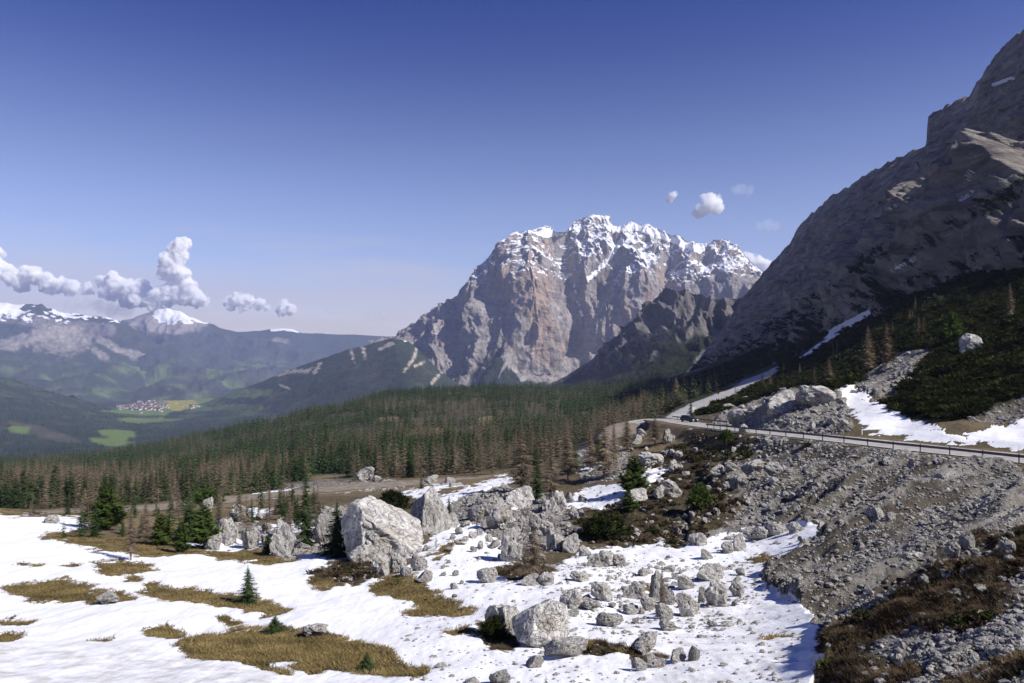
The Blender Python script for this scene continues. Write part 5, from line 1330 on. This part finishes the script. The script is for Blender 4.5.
# ------------------------------------------------------------------ village houses far down in the valley
def house_mesh(w, d, h, rh):
    b = Bag(); V, Q = box(-w/2, w/2, -d/2, d/2, -3, h); b.add(V, Q, 0)
    o = .8
    Vr = [(-w/2-o, -d/2-o, h-.1), (w/2+o, -d/2-o, h-.1), (w/2+o, d/2+o, h-.1), (-w/2-o, d/2+o, h-.1), (-w/2-o, 0, h+rh), (w/2+o, 0, h+rh)]
    b.add(Vr, np.array([(0, 1, 5), (0, 5, 4), (2, 3, 4), (2, 4, 5), (1, 2, 5), (3, 0, 4), (0, 3, 2), (0, 2, 1)]), 1)
    return b.data('house', [M['plaster'], M['roof']])
HM = [house_mesh(16, 12, 8, 4), house_mesh(20, 13, 10, 4.5), house_mesh(13, 11, 7, 3.5), house_mesh(28, 14, 11, 5)]
for (cx, cy, rx, ry, n, lab, grp) in ((147, 406.5, 23, 4.6, 135, 'white-walled house in the main village on the valley floor', 'houses of the main village'),
                                      (116, 394, 16, 3.6, 45, 'pale house in the hamlet above and left of the main village', 'houses of the upper hamlet'),
                                      (184, 388, 10, 3, 8, 'lone farmhouse on the green slope right of the village', 'farmhouses on the green slope'), (193, 407, 8, 2.2, 8, 'farmhouse at the foot of the yellow meadow', 'farmhouses by the yellow meadow')):
    for k in range(n):
        q = R_.normal(0, .5, 2); X, Y, Z = hit(cx+rx*q[0], cy+ry*q[1])
        if Y < 5000: continue
        o = link('house', HM[int(R_.integers(4))], None, (X, Y, Z), R_.random()*3.14, 1.3); tag(o, lab, 'house', grp)

# ------------------------------------------------------------------ clouds, beyond the haze
mc = NT('cloud_vapour'); vp = mc.n('ShaderNodeVolumePrincipled'); vp.inputs['Color'].default_value = (1, 1, 1, 1); vp.inputs['Density'].default_value = .010; vp.inputs['Anisotropy'].default_value = -.3
cn = mc.noise(.0065, 5, .6, mc.obj()); mc.l(mc.mapr(cn, .35, .60, .0, .034, True), vp.inputs['Density'])
mc.l(vp.outputs[0], mc.out.inputs['Volume'])
mt = NT('thin_cloud_vapour'); vp2 = mt.n('ShaderNodeVolumePrincipled'); vp2.inputs['Color'].default_value = (1, 1, 1, 1); vp2.inputs['Density'].default_value = .0016
mt.l(vp2.outputs[0], mt.out.inputs['Volume'])
def cloud(lobes, Y, label, thin=False, dens=None):
    """one puffy body grown from overlapping round lobes (px, py, r px), remeshed into a single skin"""
    rx = 0; Vs, Ts, n0 = [], [], 0
    V0, T0 = ICO[3]
    pts = np.array([((px-CX)/F*Y, Y+R_.normal(0, .25)*r*Y/F, (CY-py)/F*Y, r*Y/F) for px, py, r in lobes])
    c = pts[:, :3].mean(0)
    # implicit union sampled on a coarse lattice, skinned by pushing a sphere outwards is not robust: keep lobes, voxel-remesh
    for X, y, Z, r in pts:
        Vs.append(V0*r+np.array([X, y, Z])-c); Ts.append(T0+n0); n0 += len(V0)
    o = link('cloud', mesh_data('cloud', np.concatenate(Vs), np.concatenate(Ts), [mt.m if thin else mc.m], True), None, tuple(c))
    rm = o.modifiers.new('merge', 'REMESH'); rm.mode = 'VOXEL'; rm.voxel_size = max(8.0, float(np.median(pts[:, 3]))/10)
    dg = bpy.context.evaluated_depsgraph_get(); me2 = bpy.data.meshes.new_from_object(o.evaluated_get(dg)); o.modifiers.clear(); o.data = me2
    n = len(me2.vertices); co = np.empty(n*3, np.float32); me2.vertices.foreach_get('co', co); co = co.reshape(-1, 3).astype(float)
    no = np.empty(n*3, np.float32); me2.vertices.foreach_get('normal', no); no = no.reshape(-1, 3)
    s = float(np.median(pts[:, 3])); q = co/s
    dsp = s*(.55*fbm(q[:, 0]*1.1, q[:, 1]*1.1, q[:, 2]*1.1, o=2)+.30*(ridged(q[:, 0]*2.2+7, q[:, 1]*2.2, q[:, 2]*2.2, o=3)*-1+.5)+.22*fbm(q[:, 0]*5, q[:, 1]*5, q[:, 2]*5+3, o=3))
    co2 = co+no*dsp[:, None]; me2.vertices.foreach_set('co', co2.astype(np.float32).ravel()); me2.update()
    return tag(o, label, 'cloud')
cloud([(160, 298, 13), (172, 294, 12), (184, 295, 12), (196, 298, 8), (176, 280, 10), (172, 268, 9), (168, 258, 7), (178, 254, 10), (182, 246, 8), (174, 248, 6), (166, 272, 10), (182, 274, 9), (188, 286, 9), (155, 303, 9), (204, 301, 6), (170, 262, 9)], 16500, 'tall towering white cumulus cloud above the white peak')
cloud([(104, 284, 8), (112, 279, 8), (118, 288, 11), (130, 290, 11), (142, 290, 10), (150, 297, 8), (108, 292, 9), (126, 299, 10), (140, 300, 9)], 16800, 'broad white cumulus cloud just left of the tall towering one')
cloud([(-20, 275, 16), (0, 268, 10), (12, 276, 10), (26, 274, 9), (36, 276, 9), (48, 281, 9), (60, 285, 8), (74, 287, 8), (86, 289, 6), (20, 284, 9), (45, 288, 7)], 17000, 'long white cloud bank at the left edge above the snowy plateau')
cloud([(0, 253, 5), (-6, 257, 6)], 17000, 'small white cloud puff at the left edge over the long bank')
cloud([(228, 302, 6), (238, 299, 7), (248, 301, 7), (258, 304, 6), (243, 306, 6), (230, 307, 5)], 16500, 'white cumulus cloud right of the tall tower')
cloud([(284, 304, 5), (290, 309, 6), (282, 311, 6), (268, 308, 4)], 16500, 'small hooked cloud right of the cumulus by the tower')
cloud([(70, 306, 8), (85, 303, 8), (98, 306, 7), (112, 310, 8), (126, 310, 8)], 16900, 'faint grey cloud low over the plateau rim', True)
cloud([(700, 211, 7), (708, 206, 8), (716, 208, 7), (710, 198, 6), (704, 199, 5), (718, 200, 5), (697, 213, 5)], 10500, 'compact white cloud in the blue sky right of the peak summit')
cloud([(672, 196, 4), (669, 200, 3.5), (675, 194, 3)], 10500, 'tiny white cloud puff left of the compact cloud')
cloud([(742, 189, 6), (735, 190, 5), (750, 190, 5)], 10500, 'faint thin cloud wisp right of the compact cloud', True)
cloud([(768, 225, 6), (760, 226, 5), (776, 226, 5)], 10600, 'faint low wisp of cloud below the compact cloud', True)
cloud([(746, 259, 7), (755, 262, 8), (763, 266, 8), (772, 271, 6), (742, 268, 7), (758, 272, 8)], 15000, 'white cloud rising behind the right shoulder of the peak')
cloud([(376, 316, 6), (384, 314, 6), (370, 312, 5)], 16500, 'faint cloud puff left of the peak foot', True)
cloud([(330, 312, 5), (340, 310, 5)], 16800, 'faint small cloud puff over the distant hills', True)
# ------------------------------------------------------------------ air, sky, sun, camera
V_, Q_ = box(-11500, 11500, -60, 14050, -1100, 1075)
hz = NT('haze_air'); pv = hz.n('ShaderNodeVolumePrincipled')
pv.inputs['Color'].default_value = (.54, .63, 1.0, 1); pv.inputs['Density'].default_value = HAZE
pv.inputs['Anisotropy'].default_value = .1
hz.l(pv.outputs[0], hz.out.inputs['Volume'])
tag(link('haze', mesh_data('haze', V_, Q_, [hz.m])), kind='stuff')

w = bpy.data.worlds.new('World'); sc.world = w; w.use_nodes = True
nt = w.node_tree; nt.nodes.clear()
def wn(t, **k):
    x = nt.nodes.new(t)
    for a, b in k.items(): setattr(x, a, b)
    return x
sky = wn('ShaderNodeTexSky', sky_type='NISHITA'); sky.sun_disc = False
sky.sun_elevation = SUN_EL; sky.sun_rotation = math.atan2(SUN[0], SUN[1]); sky.altitude = 2000; sky.air_density = 1.0; sky.dust_density = .4; sky.ozone_density = 2.2
tint = wn('ShaderNodeMix', data_type='RGBA', blend_type='MULTIPLY'); tint.inputs[0].default_value = 1; tint.inputs[7].default_value = SKYTINT
nt.links.new(sky.outputs[0], tint.inputs[6]); SKYDEEP = True
# the thin lavender cloud bank low over the valley, and faint streaks above it
tc = wn('ShaderNodeTexCoord'); sep = wn('ShaderNodeSeparateXYZ'); nt.links.new(tc.outputs['Generated'], sep.inputs[0])
def mth(op, a, b=None):
    x = wn('ShaderNodeMath', operation=op)
    for i, q in enumerate((a, b)):
        if q is None: continue
        if isinstance(q, (int, float)): x.inputs[i].default_value = q
        else: nt.links.new(q, x.inputs[i])
    return x.outputs[0]
def mr(v, a, b, c, d):
    x = wn('ShaderNodeMapRange', interpolation_type='SMOOTHSTEP'); nt.links.new(v, x.inputs[0])
    for i, q in zip((1, 2, 3, 4), (a, b, c, d)): x.inputs[i].default_value = q
    return x.outputs[0]
el = sep.outputs[2]; azx = mth('DIVIDE', sep.outputs[0], mth('MAXIMUM', sep.outputs[1], .05))
cmb = wn('ShaderNodeCombineXYZ'); nt.links.new(mth('MULTIPLY', azx, 3.0), cmb.inputs[0]); nt.links.new(mth('MULTIPLY', el, 26), cmb.inputs[1])
nz = wn('ShaderNodeTexNoise'); nz.inputs['Scale'].default_value = 1.3; nz.inputs['Detail'].default_value = 6; nz.inputs['Roughness'].default_value = .55; nt.links.new(cmb.outputs[0], nz.inputs[0])
deep = wn('ShaderNodeMix', data_type='RGBA', blend_type='MULTIPLY'); nt.links.new(mr(el, .13, .46, 0, 1), deep.inputs[0]); nt.links.new(tint.outputs[2], deep.inputs[6]); deep.inputs[7].default_value = DEEP
top = mth('ADD', el, mr(nz.outputs[0], .3, .7, -.035, .035))
bank = mth('MULTIPLY', mr(top, .045, .135, 1, 0), mr(azx, -.14, .0, 1, .25))
bank = mth('MULTIPLY', bank, mr(nz.outputs[0], .25, .7, .35, .85))
front = mth('MULTIPLY', bank, mr(sep.outputs[1], 0, .4, 0, 1))
bk = wn('ShaderNodeMix', data_type='RGBA'); nt.links.new(front, bk.inputs[0]); nt.links.new(deep.outputs[2], bk.inputs[6]); bk.inputs[7].default_value = BANK
bg = wn('ShaderNodeBackground'); bg.inputs[1].default_value = SKYSTR; nt.links.new(bk.outputs[2], bg.inputs[0])
wo = wn('ShaderNodeOutputWorld'); nt.links.new(bg.outputs[0], wo.inputs[0])

ld = bpy.data.lights.new('sun', 'SUN'); ld.energy = SUNSTR; ld.angle = radians(.5); ld.color = (1.0, .955, .89)
lo = bpy.data.objects.new('sun', ld); COL.objects.link(lo)
from mathutils import Vector
lo.rotation_euler = Vector((-SUN[0], -SUN[1], -SUN[2])).to_track_quat('-Z', 'Y').to_euler()

cd = bpy.data.cameras.new('camera'); cam = bpy.data.objects.new('camera', cd); COL.objects.link(cam)
cd.lens = 36*F/1024; cd.sensor_width = 36; cd.clip_start = .5; cd.clip_end = 60000
cam.location = (0, 0, 0); cam.rotation_euler = (radians(90), 0, 0)
sc.camera = cam
sc.view_settings.view_transform = 'Standard'; sc.view_settings.look = 'None'; sc.view_settings.gamma = 1
sc.view_settings.exposure = EXPO; sc.view_settings.use_curve_mapping = False
sc.cycles.max_bounces = 26; sc.cycles.diffuse_bounces = 3; sc.cycles.transparent_max_bounces = 8
sc.cycles.volume_bounces = 24
sc.cycles.use_denoising = DENO; sc.cycles.volume_step_rate = 1.0; sc.cycles.volume_max_steps = 256
sc.cycles.sample_clamp_indirect = 6
